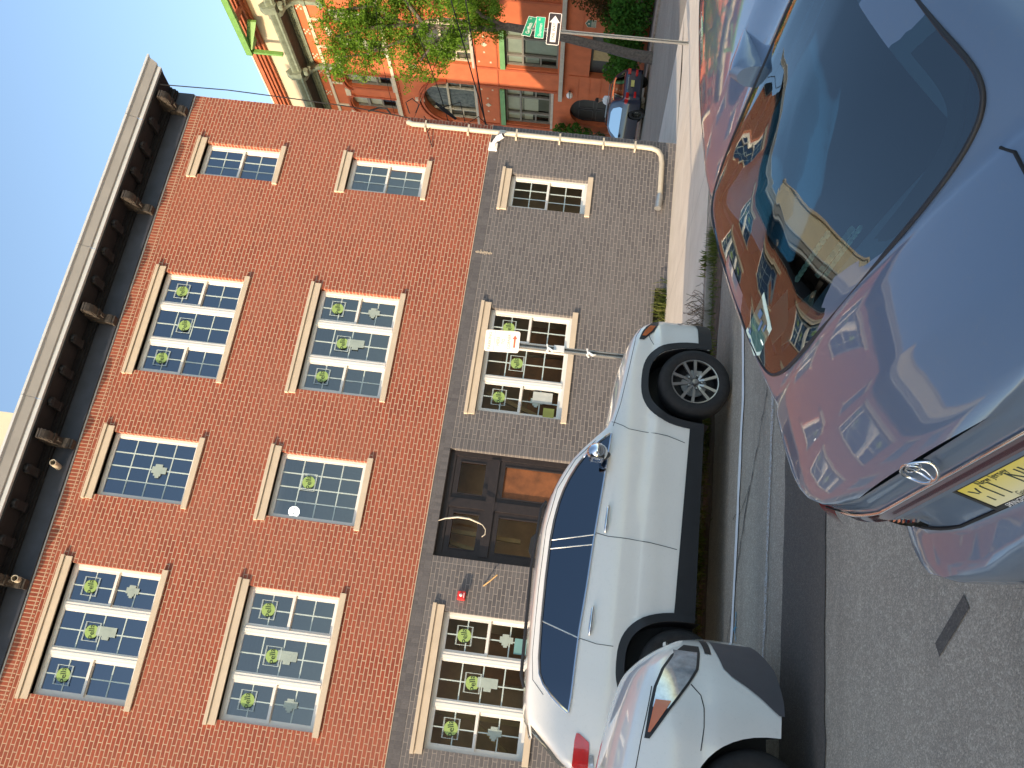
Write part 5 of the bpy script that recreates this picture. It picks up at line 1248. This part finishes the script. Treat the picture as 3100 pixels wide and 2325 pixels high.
def stext(T, s, cx, cz, h, m=None, sx=1.0, y=-.003, align='CENTER'):
    m = m or MB(T); tm = text_mesh(s, 1.0, 0.0, align); m.add([(cx + v.co.x * h * sx, y, cz + v.co.y * h) for v in tm.vertices], [tuple(p.vertices) for p in tm.polygons]); return m
M_GSIGN = mat('green_reflective_sign', (0.01, 0.20, 0.10), .4, var=.05); M_GSIGN2 = mat('bright_green_reflective_sign', (0.02, 0.40, 0.22), .4, var=.05)
M_BSIGN = mat('black_sign_face', (0.035, 0.026, 0.028), .4, var=.1); M_WSIGN = mat('white_sign_sheeting', (0.78, 0.74, 0.68), .4, var=.03)
t_p = thing('street_sign_post', 'steel street corner post carrying two green street name signs and a black one way sign', 'sign post', (1.72, -1.01, -.06))
m = MB(); 
for d_ in (-.028, .028): m.box(1.72 + d_ - .006, 1.72 + d_ + .006, -1.03, -.99, -.06, 3.15)
m.box(1.70, 1.74, -.998, -.988, -.06, 3.15); m.build('post', M_STEEL, t_p)
V = lambda a, b: (Vector(b) - Vector(a))
ow_r = V((1.44, -1.07, 2.83), (2.03, -1.31, 2.79)); owu = (0, 0, 1)
ow_r = Vector((.59, -.24, 0)); T_ow = frame_T((1.725, -1.055, 2.69), ow_r)
s_ = sign_panel(t_p, 'one_way_sign', T_ow, .66, .265, .03, M_BSIGN, M_WSIGN, .013)
m = MB(T_ow); m.poly([(-.27, -.002, -.058), (.13, -.002, -.058), (.13, -.002, -.108), (.275, -.002, 0), (.13, -.002, .108), (.13, -.002, .058), (-.27, -.002, .058)]); m.build('arrow', M_WSIGN, s_)
stext(T_ow, 'ONE WAY', -.055, -.002, .098, sx=.78).build('lettering', M_INK, s_)
T_s = frame_T((1.735, -1.05, 2.98), Vector((.40, -.16, 0))); s_ = sign_panel(t_p, 'street_name_sign', T_s, .44, .19, .006, M_GSIGN2, M_WSIGN, .007)
stext(T_s, 'Sherman', -.05, -.012, .10, sx=.78).build('lettering', M_WSIGN, s_); m = stext(T_s, 'Av', .165, .025, .06, sx=.8); m.build('small_lettering', M_WSIGN, s_)
T_s = frame_T((1.76, -1.03, 3.20), Vector((.36, -.15, -.10)), Vector((.1, -.02, 1))); s_ = sign_panel(t_p, 'street_name_sign', T_s, .42, .18, .006, M_GSIGN, M_WSIGN, .007)
stext(T_s, 'Griffith', -.04, -.01, .11, sx=.75).build('lettering', M_WSIGN, s_); stext(T_s, 'St', .165, .03, .05, sx=.8).build('street_suffix', M_WSIGN, s_)

t_k = thing('parking_sign_post', 'perforated steel post with a white parking sign and red arrow behind the SUV', 'sign post', (-6.98, -4.30, 0))
m = MB(); PX, PY = -6.99, -4.28
m.box(PX - .030, PX - .018, PY - .03, PY + .03, -.02, 2.35); m.box(PX + .018, PX + .030, PY - .03, PY + .03, -.02, 2.35); m.box(PX - .018, PX + .018, PY + .018, PY + .028, -.02, 2.35); po = m.build('post', M_STEEL, t_k)
m = MB(); z_ = .1
while z_ < 2.3: m.box(PX - .007, PX + .007, PY + .0165, PY + .0178, z_, z_ + .012); z_ += .0254
m.build('punched_holes', M_GAP, po)
m = MB(); m.box(PX - .045, PX + .045, PY - .045, PY - .032, 1.72, 1.86); m.build('white_tag', M_WHITE, po); m = MB()
for zz in (1.93, 1.40): m.tube([(PX - .04, PY - .035, zz), (PX + .04, PY - .04, zz + .02), (PX + .035, PY + .03, zz), (PX - .04, PY + .03, zz - .01), (PX - .04, PY - .035, zz + .02)], .012, 6); m.tube([(PX, PY - .04, zz), (PX - .05, PY - .06, zz - .06), (PX - .03, PY - .05, zz - .1)], [.012, .018, .006], 6)
m.build('tied_tape', M_WHITE, po)
T_k = frame_T((PX + .0, PY - .07, 2.545), Vector((.25, -.13, .0)), Vector((-.05, .0, 1))); s_ = sign_panel(t_k, 'parking_sign', T_k, .285, .455, .03, M_WSIGN, M_WSIGN, .01)
M_RINK = mat('faded_red_lettering', (0.42, 0.10, 0.05), .5, var=.1); M_BRINK = mat('faded_brown_lettering', (0.36, 0.22, 0.15), .5, var=.1)
m = MB(T_k); stext(T_k, 'PARKING', 0, .165, .062, m=m, sx=.9); stext(T_k, 'HERE', 0, .055, .062, m=m, sx=.85); stext(T_k, 'TO', 0, -.015, .062, m=m, sx=.85); stext(T_k, 'CORNER', 0, -.09, .062, m=m, sx=.8); m.box(-.13, .13, -.003, -.002, .103, .107); m.build('lettering', M_BRINK, s_)
m = MB(T_k); m.poly([(-.075, -.003, -.175), (.04, -.003, -.175), (.04, -.003, -.195), (.09, -.003, -.162), (.04, -.003, -.13), (.04, -.003, -.150), (-.075, -.003, -.150)]); m.build('arrow', M_RINK, s_)

# overhead wires
def wire(name, label, pts, r=.012, sag=0.0, group=None):
    m = MB(); P = []
    for (a, b) in zip(pts[:-1], pts[1:]):
        a, b = Vector(a), Vector(b)
        for i in range(10): t = i / 10; q = a.lerp(b, t); q.z -= sag * 4 * t * (1 - t); P.append(tuple(q))
    P.append(pts[-1]); m.tube(P, r, 6); o = m.build(name, M_GAP, smooth=60); return tag(o, label, 'wire', 'overhead wires between the corner and the orange building')
wire('overhead_wire', 'thick black wire crossing in front of the orange building, upper of the heavy pair', [(9.5, -.4, 7.6), (5.0, 1.62, 5.52), (2.31, 2.82, 4.31), (0.05, 3.85, 3.3)], .016)
wire('overhead_wire', 'thick black wire crossing in front of the orange building, lower of the heavy pair', [(9.5, -.4, 6.55), (5.05, 1.62, 5.16), (2.29, 2.83, 4.32), (0.05, 3.85, 3.65)], .016)
wire('overhead_wire', 'thin black wire that ends in the splice before the big arched window', [(9.5, -.4, 9.2), (4.86, 1.61, 6.63), (2.85, 2.52, 5.53), (0.05, 3.85, 4.2)], .011)
wire('overhead_wire', 'pale thin wire slanting up past the tree crown', [(9.0, -.1, 4.8), (5.03, 1.62, 5.31), (3.33, 2.31, 5.77), (0.1, 3.6, 6.7)], .005)
wire('overhead_wire', 'slim wire falling from the cornice end past the corner and pipe top', [(-.30, -.62, 10.6), (-.05, -.35, 9.3), (.02, -.2, 8.0), (.04, -.1, 6.8), (.03, .0, 5.9), (-.05, -.03, 5.5)], .012)
wire('overhead_wire', 'thin wire crossing the third floor windows of the orange building', [(9.5, -.4, 8.35), (3.7, 2.07, 7.17), (2.24, 2.71, 6.59), (0.05, 3.7, 5.9)], .006)
m = MB(); m.tube([(.08, -.02, 5.52), (.28, -.12, 5.62), (.45, -.05, 5.52), (.40, .05, 5.38), (.2, .1, 5.42)], .012, 6); m.tube([(.02, -.05, 5.2), (-.25, -.09, 5.0), (-.4, -.10, 5.05), (-.62, -.03, 4.95), (-.72, -.02, 4.9)], .010, 6)
m.tube([(.0, -.03, 5.9), (.10, -.07, 6.0), (.16, .0, 6.2), (.05, .0, 6.4)], .02, 6)
tag(m.build('wire_tangle', M_GAP, smooth=60), 'tangle of black service wires at the corner above the drain pipe', 'wire')
m = MB(); m.tube([(2.6, 2.6, 5.6), (2.45, 2.68, 5.32), (2.3, 2.75, 5.05)], [.03, .05, .03], 8); m.tube([(2.5, 2.6, 5.4), (2.7, 2.6, 5.0), (2.2, 2.8, 4.8), (2.4, 2.7, 4.5), (2.2, 2.8, 4.2)], .012, 6)
tag(m.build('wire_splice', M_GAP, smooth=60), 'bundled black wire splice hanging before the big arched window', 'wire')

# ------------------------------------------------------------------ plants
def leaf_mat(name, c1, c2):
    t = NT(name); g = t.n('ShaderNodeNewGeometry'); rnd = g.outputs['Random Per Island']
    col = t.mix(rnd, c1, c2); col = t.mix(t.ramp(t.noise(t.obj(), .9, 3), .35, .7), t.mix(.45, col, (.01, .02, .005)), col)
    d = t.n('ShaderNodeBsdfDiffuse'); t.l(col, d.inputs[0]); tr = t.n('ShaderNodeBsdfTranslucent'); t.l(t.mix(.5, col, (.20, .30, .02)), tr.inputs[0])
    mx = t.n('ShaderNodeMixShader'); mx.inputs[0].default_value = .35; t.l(d.outputs[0], mx.inputs[1]); t.l(tr.outputs[0], mx.inputs[2]); return t.done(mx)
M_LEAF = leaf_mat('honey_locust_leaves', (0.09, 0.21, 0.02), (0.22, 0.37, 0.05))
M_LEAF2 = leaf_mat('shrub_leaves', (0.05, 0.16, 0.03), (0.10, 0.26, 0.05))
M_LEAF3 = leaf_mat('dull_red_shrub_leaves', (0.06, 0.03, 0.025), (0.10, 0.05, 0.03))
M_LEAF4 = leaf_mat('yellow_shrub_leaves', (0.20, 0.15, 0.02), (0.30, 0.20, 0.03))
M_GRASS = leaf_mat('gutter_grass', (0.06, 0.09, 0.02), (0.22, 0.22, 0.08))
M_BARK = mat('grey_bark', (0.13, 0.105, 0.085), .95, var=.4, scale=12, bump=.6)
rng = random.Random(11)
def rv(): 
    while True:
        v = Vector((rng.uniform(-1, 1), rng.uniform(-1, 1), rng.uniform(-1, 1)))
        if v.length <= 1: return v
def leaves(m, c, R, n, size, sc=(1, 1, 1), shell=.0, asp=2.0):
    c = Vector(c)
    for _ in range(n):
        v = rv(); 
        if v.length < shell: v = v.normalized() * rng.uniform(shell, 1)
        p = c + Vector((v.x * sc[0], v.y * sc[1], v.z * sc[2])) * R
        a = rv().normalized() * size * rng.uniform(.6, 1.3); b = a.orthogonal().normalized(); b = Matrix.Rotation(rng.uniform(0, 6.28), 3, a) @ b * a.length / asp
        m.add([tuple(p - a), tuple(p + b * .9), tuple(p + a), tuple(p - b * .9)], [(0, 1, 2, 3)])
t_t = thing('street_tree', 'slender street tree with feathery bright green crown before the orange building', 'tree', (15.06, 13.5, -.45))
m = MB(); TR = [(15.06, 13.5, -.5), (15.12, 13.42, .5), (15.23, 13.33, 1.42), (15.39, 13.15, 3.22), (15.47, 13.05, 4.4), (15.5, 12.95, 5.6), (15.35, 13.0, 6.4), (15.2, 12.97, 7.6), (15.05, 12.92, 9.8), (15.3, 12.7, 11.4)]
m.tube(TR, [.26, .21, .19, .175, .165, .16, .13, .11, .07, .03], 12); br = m.build('trunk', M_BARK, t_t, smooth=60)
limbs = [((15.45, 12.97, 5.8), (15.95, 12.7, 7.0), (16.6, 12.3, 8.6), (17.1, 11.9, 10.0)), ((15.2, 12.97, 7.5), (14.6, 13.1, 8.4), (13.8, 13.5, 9.0)), ((15.1, 12.95, 8.6), (14.5, 13.2, 9.8), (13.9, 13.5, 11.2), (13.7, 13.6, 12.2)),
         ((15.05, 12.92, 9.8), (15.6, 12.6, 11.2), (15.3, 12.8, 12.8)), ((16.0, 12.65, 7.2), (17.2, 12.2, 7.9), (18.4, 11.8, 8.2)), ((15.1, 12.9, 9.0), (16.2, 12.3, 10.2), (17.6, 11.6, 11.2)), ((15.5, 12.95, 5.6), (15.3, 12.3, 6.6), (15.6, 11.4, 7.6)), ((15.05, 12.9, 9.6), (14.7, 12.9, 11.2), (14.2, 13.1, 12.6))]
m = MB()
for l_ in limbs: m.tube(l_, [.09 - .02 * i for i in range(len(l_))], 8)
m.build('limb', M_BARK, t_t, smooth=60)
m = MB()
cl = []
for l_ in limbs:
    for a, b in zip(l_[:-1], l_[1:]):
        for k in range(3): cl.append(Vector(a).lerp(Vector(b), rng.uniform(.4, 1)) + rv() * .6)
cl += [Vector(q) for q in ((14.3, 13.0, 13.0), (15.2, 12.6, 12.9), (13.6, 13.4, 11.8), (13.9, 13.3, 12.4), (14.4, 13.2, 11.4), (14.9, 12.9, 12.1), (14.0, 13.4, 10.7), (14.7, 13.1, 10.3), (13.5, 13.6, 9.3), (13.2, 13.7, 9.0), (14.4, 13.2, 8.2), (14.7, 13.1, 7.5), (15.3, 12.9, 7.0), (16.2, 12.5, 8.0), (16.4, 12.5, 9.3), (15.8, 12.6, 11.0), (16.5, 12.2, 11.8), (15.9, 12.6, 10.2), (17.0, 12.1, 10.5), (16.9, 12.3, 8.9), (15.7, 12.7, 6.6), (17.4, 12.0, 12.2), (16.2, 12.3, 13.0), (14.6, 12.9, 9.4), (15.6, 12.8, 8.8))]
cr_ = MB()
for c in cl:
    for _ in range(12):
        q = c + rv() * .68; leaves(cr_, q, .32, 46, .064, (1, 1, .7), 0, 2.2)
cr_.build('crown', M_LEAF, t_t)
def shrub(name, label, pts, R, n, size, mt_, group='shrubs along the orange building', sc=(1, 1, 1)):
    p0 = pts[0]; t_ = thing(name, label, 'shrub', (p0[0], p0[1], zg(p0[0], p0[1])), 0, group)
    m = MB(); 
    for p in pts: 
        for k in range(3): m.tube([(p0[0] + rng.uniform(-.15, .15), p0[1] + rng.uniform(-.15, .15), zg(p0[0], p0[1]) - .1), tuple(Vector(p) + rv() * R * .3)], [.025, .01], 5)
    m.build('stem', M_BARK, t_)
    m = MB()
    for p in pts: leaves(m, p, R, n, size, sc, .25, 1.5)
    m.build('foliage', mt_, t_); return t_
def on(n_, e_, z_): P = N6 * n_ + E6 * e_; return (P.x, P.y, z_)
shrub('green_shrub', 'large leafy green shrub to the right of the street tree trunk', [on(17.2, 16.9, .1), on(17.2, 17.4, .7), on(17.1, 16.4, .9), on(17.2, 17.9, .3), on(17.1, 18.3, 1.0), on(17.2, 15.8, 1.1), on(17.2, 16.1, .2), on(17.1, 17.0, 1.3)], .62, 420, .09, M_LEAF2)
shrub('green_shrub', 'large leafy green shrub between the street tree trunk and the navy car', [on(17.2, 19.5, .2), on(17.1, 19.2, .8), on(17.2, 20.1, .6), on(17.2, 20.7, .3), on(17.2, 20.9, .9), on(17.1, 18.9, .3)], .6, 420, .09, M_LEAF2)
shrub('dark_red_shrub', 'dull red feathery shrub above the green hedge at the far right', [on(17.3, 15.5, 2.2), on(17.3, 16.2, 1.9), on(17.3, 16.8, 2.0), on(17.3, 14.8, 2.1), on(17.2, 16.0, 2.7), on(17.3, 14.6, 2.8), on(17.3, 17.0, 1.5)], .58, 420, .06, M_LEAF3)
shrub('green_shrub', 'leafy plant climbing beside the black arched doors near the brick corner', [on(17.4, 27.3, 1.2), on(17.4, 27.0, 2.0), on(17.4, 27.5, 2.7), on(17.4, 26.6, 2.6), on(17.4, 27.6, 3.3), on(17.4, 26.8, 3.4), on(17.4, 28.0, 1.8)], .42, 230, .09, M_LEAF2)
shrub('yellow_shrub', 'small yellowish shrub just behind the roof of the navy car', [on(16.6, 26.9, .9), on(16.6, 27.3, .6), on(16.6, 26.6, .5)], .36, 260, .07, M_LEAF4)

def blade(m, p, h, lean, w_=.006):
    a = rng.uniform(0, 6.28); d = Vector((cos(a), sin(a), 0)); s_ = Vector((-sin(a), cos(a), 0)) * w_; p = Vector(p); q = p + d * lean * .35 + Vector((0, 0, h * .6)); r = p + d * lean + Vector((0, 0, h * (1 if lean < h else .6)))
    m.add([tuple(p - s_), tuple(p + s_), tuple(q + s_ * .8), tuple(q - s_ * .8), tuple(r)], [(0, 1, 2, 3), (3, 2, 4)])
m = MB()
for i in range(9000):
    x = rng.uniform(-12.5, -2.2); k = sin(x * 3.1) + sin(x * 7.7 + 1) * .6
    if rng.random() > .35 + .4 * (k > .2): continue
    y = -4.90 - abs(rng.gauss(0, .17)); blade(m, (x, y, zg(x, y) - .02), rng.uniform(.03, .15) * (1.3 if k > .6 else .8), rng.uniform(.02, .10), .005)
tag(m.build('gutter_grass', M_GRASS), 'green and straw grass growing along the gutter', 'grass', kind='stuff')
def tuft(name, label, c, n, h, spread, mt_=M_GRASS, w_=.009):
    m = MB()
    for i in range(n): blade(m, (c[0] + rng.gauss(0, spread), c[1] + rng.gauss(0, spread * .4), c[2]), h * rng.uniform(.4, 1.1), h * rng.uniform(.2, 1.0), w_)
    return tag(m.build(name, mt_), label, 'weed')
tuft('weed_clump', 'weeds and dry grass growing from the basement window recess', (-3.85, -.10, -.09), 170, .32, .22)
tuft('weed_clump', 'green weeds hanging in the window recess just beyond the SUV bonnet', (-4.9, -.12, -.09), 120, .30, .3)
m = MB()
for i in range(60):
    a = Vector((-6.55 + rng.gauss(0, .22), -4.80 + rng.gauss(0, .04), .0)); p = a
    for k in range(3): q = p + Vector((rng.uniform(-.08, .08), rng.uniform(-.05, .05), rng.uniform(.03, .10))); m.tube([tuple(p), tuple(q)], .0035, 4); p = q
tag(m.build('dry_twigs', mat('dry_stem', (0.20, 0.15, 0.10), .9)), 'tangle of thin dry stems on the kerb in front of the SUV', 'weed')
tuft('weed_clump', 'small green tuft on the kerb edge halfway to the blue sedan', (-5.75, -4.80, .0), 40, .12, .09)

# ------------------------------------------------------------------ person behind the navy car
def person():
    bx, by = on(14.35, 19.15, 0)[:2]; gz = -.17
    m_ = MB(); m_.box(bx - .5, bx + .5, by - .5, by + .5, -.62, gz); tag(m_.build('stone_block', M_CONC), 'low stone block by the kerb under the person in the white shirt', 'block')
    t_ = thing('person', 'person with short dark hair in a white shirt standing behind the navy car, leaning forward', 'person', (bx, by, gz))
    V_ = [(0, 0, .95), (0, 0, 1.12), (-.03, 0, 1.32), (-.08, 0, 1.48), (-.10, 0, 1.56), (-.14, 0, 1.68), (-.16, 0, 1.79),
          (-.06, -.19, 1.43), (-.12, -.27, 1.17), (-.30, -.25, 1.0), (-.38, -.24, .98), (-.06, .19, 1.43), (-.13, .27, 1.18), (-.30, .24, 1.02), (-.38, .23, 1.0),
          (0, -.10, .90), (-.02, -.11, .50), (.02, -.12, .09), (-.12, -.12, .04), (0, .10, .90), (-.03, .11, .50), (.02, .12, .09), (-.12, .12, .04)]
    Ed = [(0, 1), (1, 2), (2, 3), (3, 4), (4, 5), (5, 6), (2, 7), (7, 8), (8, 9), (9, 10), (2, 11), (11, 12), (12, 13), (13, 14), (0, 15), (15, 16), (16, 17), (17, 18), (0, 19), (19, 20), (20, 21), (21, 22)]
    Rr = [.15, .14, .15, .075, .058, .095, .075, .065, .048, .036, .04, .065, .048, .036, .04, .095, .062, .045, .04, .095, .062, .045, .04]
    me = bpy.data.meshes.new('person'); me.from_pydata([(bx + x, by + y, gz + z) for x, y, z in V_], Ed, [])
    o = bpy.data.objects.new('body', me); COL.objects.link(o)
    sk = o.modifiers.new('skin', 'SKIN'); 
    for i, r_ in enumerate(Rr): me.skin_vertices[0].data[i].radius = (r_, r_)
    me.skin_vertices[0].data[0].use_root = True
    ss = o.modifiers.new('sub', 'SUBSURF'); ss.levels = 2; ss.render_levels = 2
    dg = bpy.context.evaluated_depsgraph_get(); dg.update(); me2 = bpy.data.meshes.new_from_object(o.evaluated_get(dg)); bpy.data.objects.remove(o)
    me2.materials.clear()
    for q in (mat('white_shirt', (0.75, 0.76, 0.78), .9, var=.04), mat('skin', (0.42, 0.24, 0.16), .6, var=.05), mat('dark_trousers', (0.03, 0.035, 0.05), .9)): me2.materials.append(q)
    for p in me2.polygons:
        z = p.center.z - gz; x = p.center.x - bx; p.material_index = 1 if (z > 1.50 or x < -.22 and z < 1.12) else (2 if z < .96 else 0); p.use_smooth = True
    b = bpy.data.objects.new('body', me2); COL.objects.link(b); b.parent = t_; b.matrix_parent_inverse = wm(t_).inverted()
    m = MB(); m.sphere((bx - .125, by, gz + 1.735), .112, 10, sc=(1.0, .9, .95)); m.build('hair', mat('dark_hair', (0.02, 0.016, 0.015), .8), t_, smooth=60)
    m = MB(); m.tube([(bx - .235, by, gz + 1.68), (bx - .262, by, gz + 1.655)], [.014, .016], 8)
    for s_ in (-1, 1): m.sphere((bx - .205, by + s_ * .035, gz + 1.70), .012, 5); m.sphere((bx - .14, by + s_ * .095, gz + 1.68), .022, 5)
    m.build('face', _M['skin'], t_, smooth=60)
    for s_, (hx, hy, hz) in ((-1, (-.40, -.24, .98)), (1, (-.40, .23, 1.0))):
        m = MB()
        for k in range(4): m.tube([(bx + hx, by + hy - .03 + .02 * k, gz + hz), (bx + hx - .05, by + hy - .032 + .021 * k, gz + hz - .01), (bx + hx - .075 - .006 * (k in (1, 2)), by + hy - .034 + .022 * k, gz + hz - .035)], [.010, .009, .007], 6)
        m.tube([(bx + hx + .02, by + hy - s_ * .04, gz + hz), (bx + hx - .03, by + hy - s_ * .06, gz + hz - .02)], [.011, .008], 6); m.build('hand', _M['skin'], t_, smooth=60)
person()

# ------------------------------------------------------------------ the row behind the camera (unseen; placed and sized to shade the street)
t_o = thing('brick_row', 'long dull brick row across the street that shades the parked cars', 'building', (-30, -23, 0))
M_OPB = mat('dull_tan_brick', (0.42, 0.37, 0.33), .9, var=.12, scale=1.2)
OPY = -22.5
m = MB(); m.box(-95, -60.5, OPY - 9, OPY, -.1, 13.1); m.box(-60.4, -38, OPY - 9, OPY - .2, -.1, 13.0); m.box(-37.9, -22, OPY - 9, OPY, -.1, 8.6)
m.build('wall', M_OPB, t_o)
m = MB()
for i in range(17):
    for z_ in (1.2, 4.6): m.box(-92 + i * 4, -90.6 + i * 4, OPY - .05, OPY + .03, z_, z_ + 1.9)
m.build('windows', mat('dark_far_glass', (0.03, .035, .04), .2), t_o)
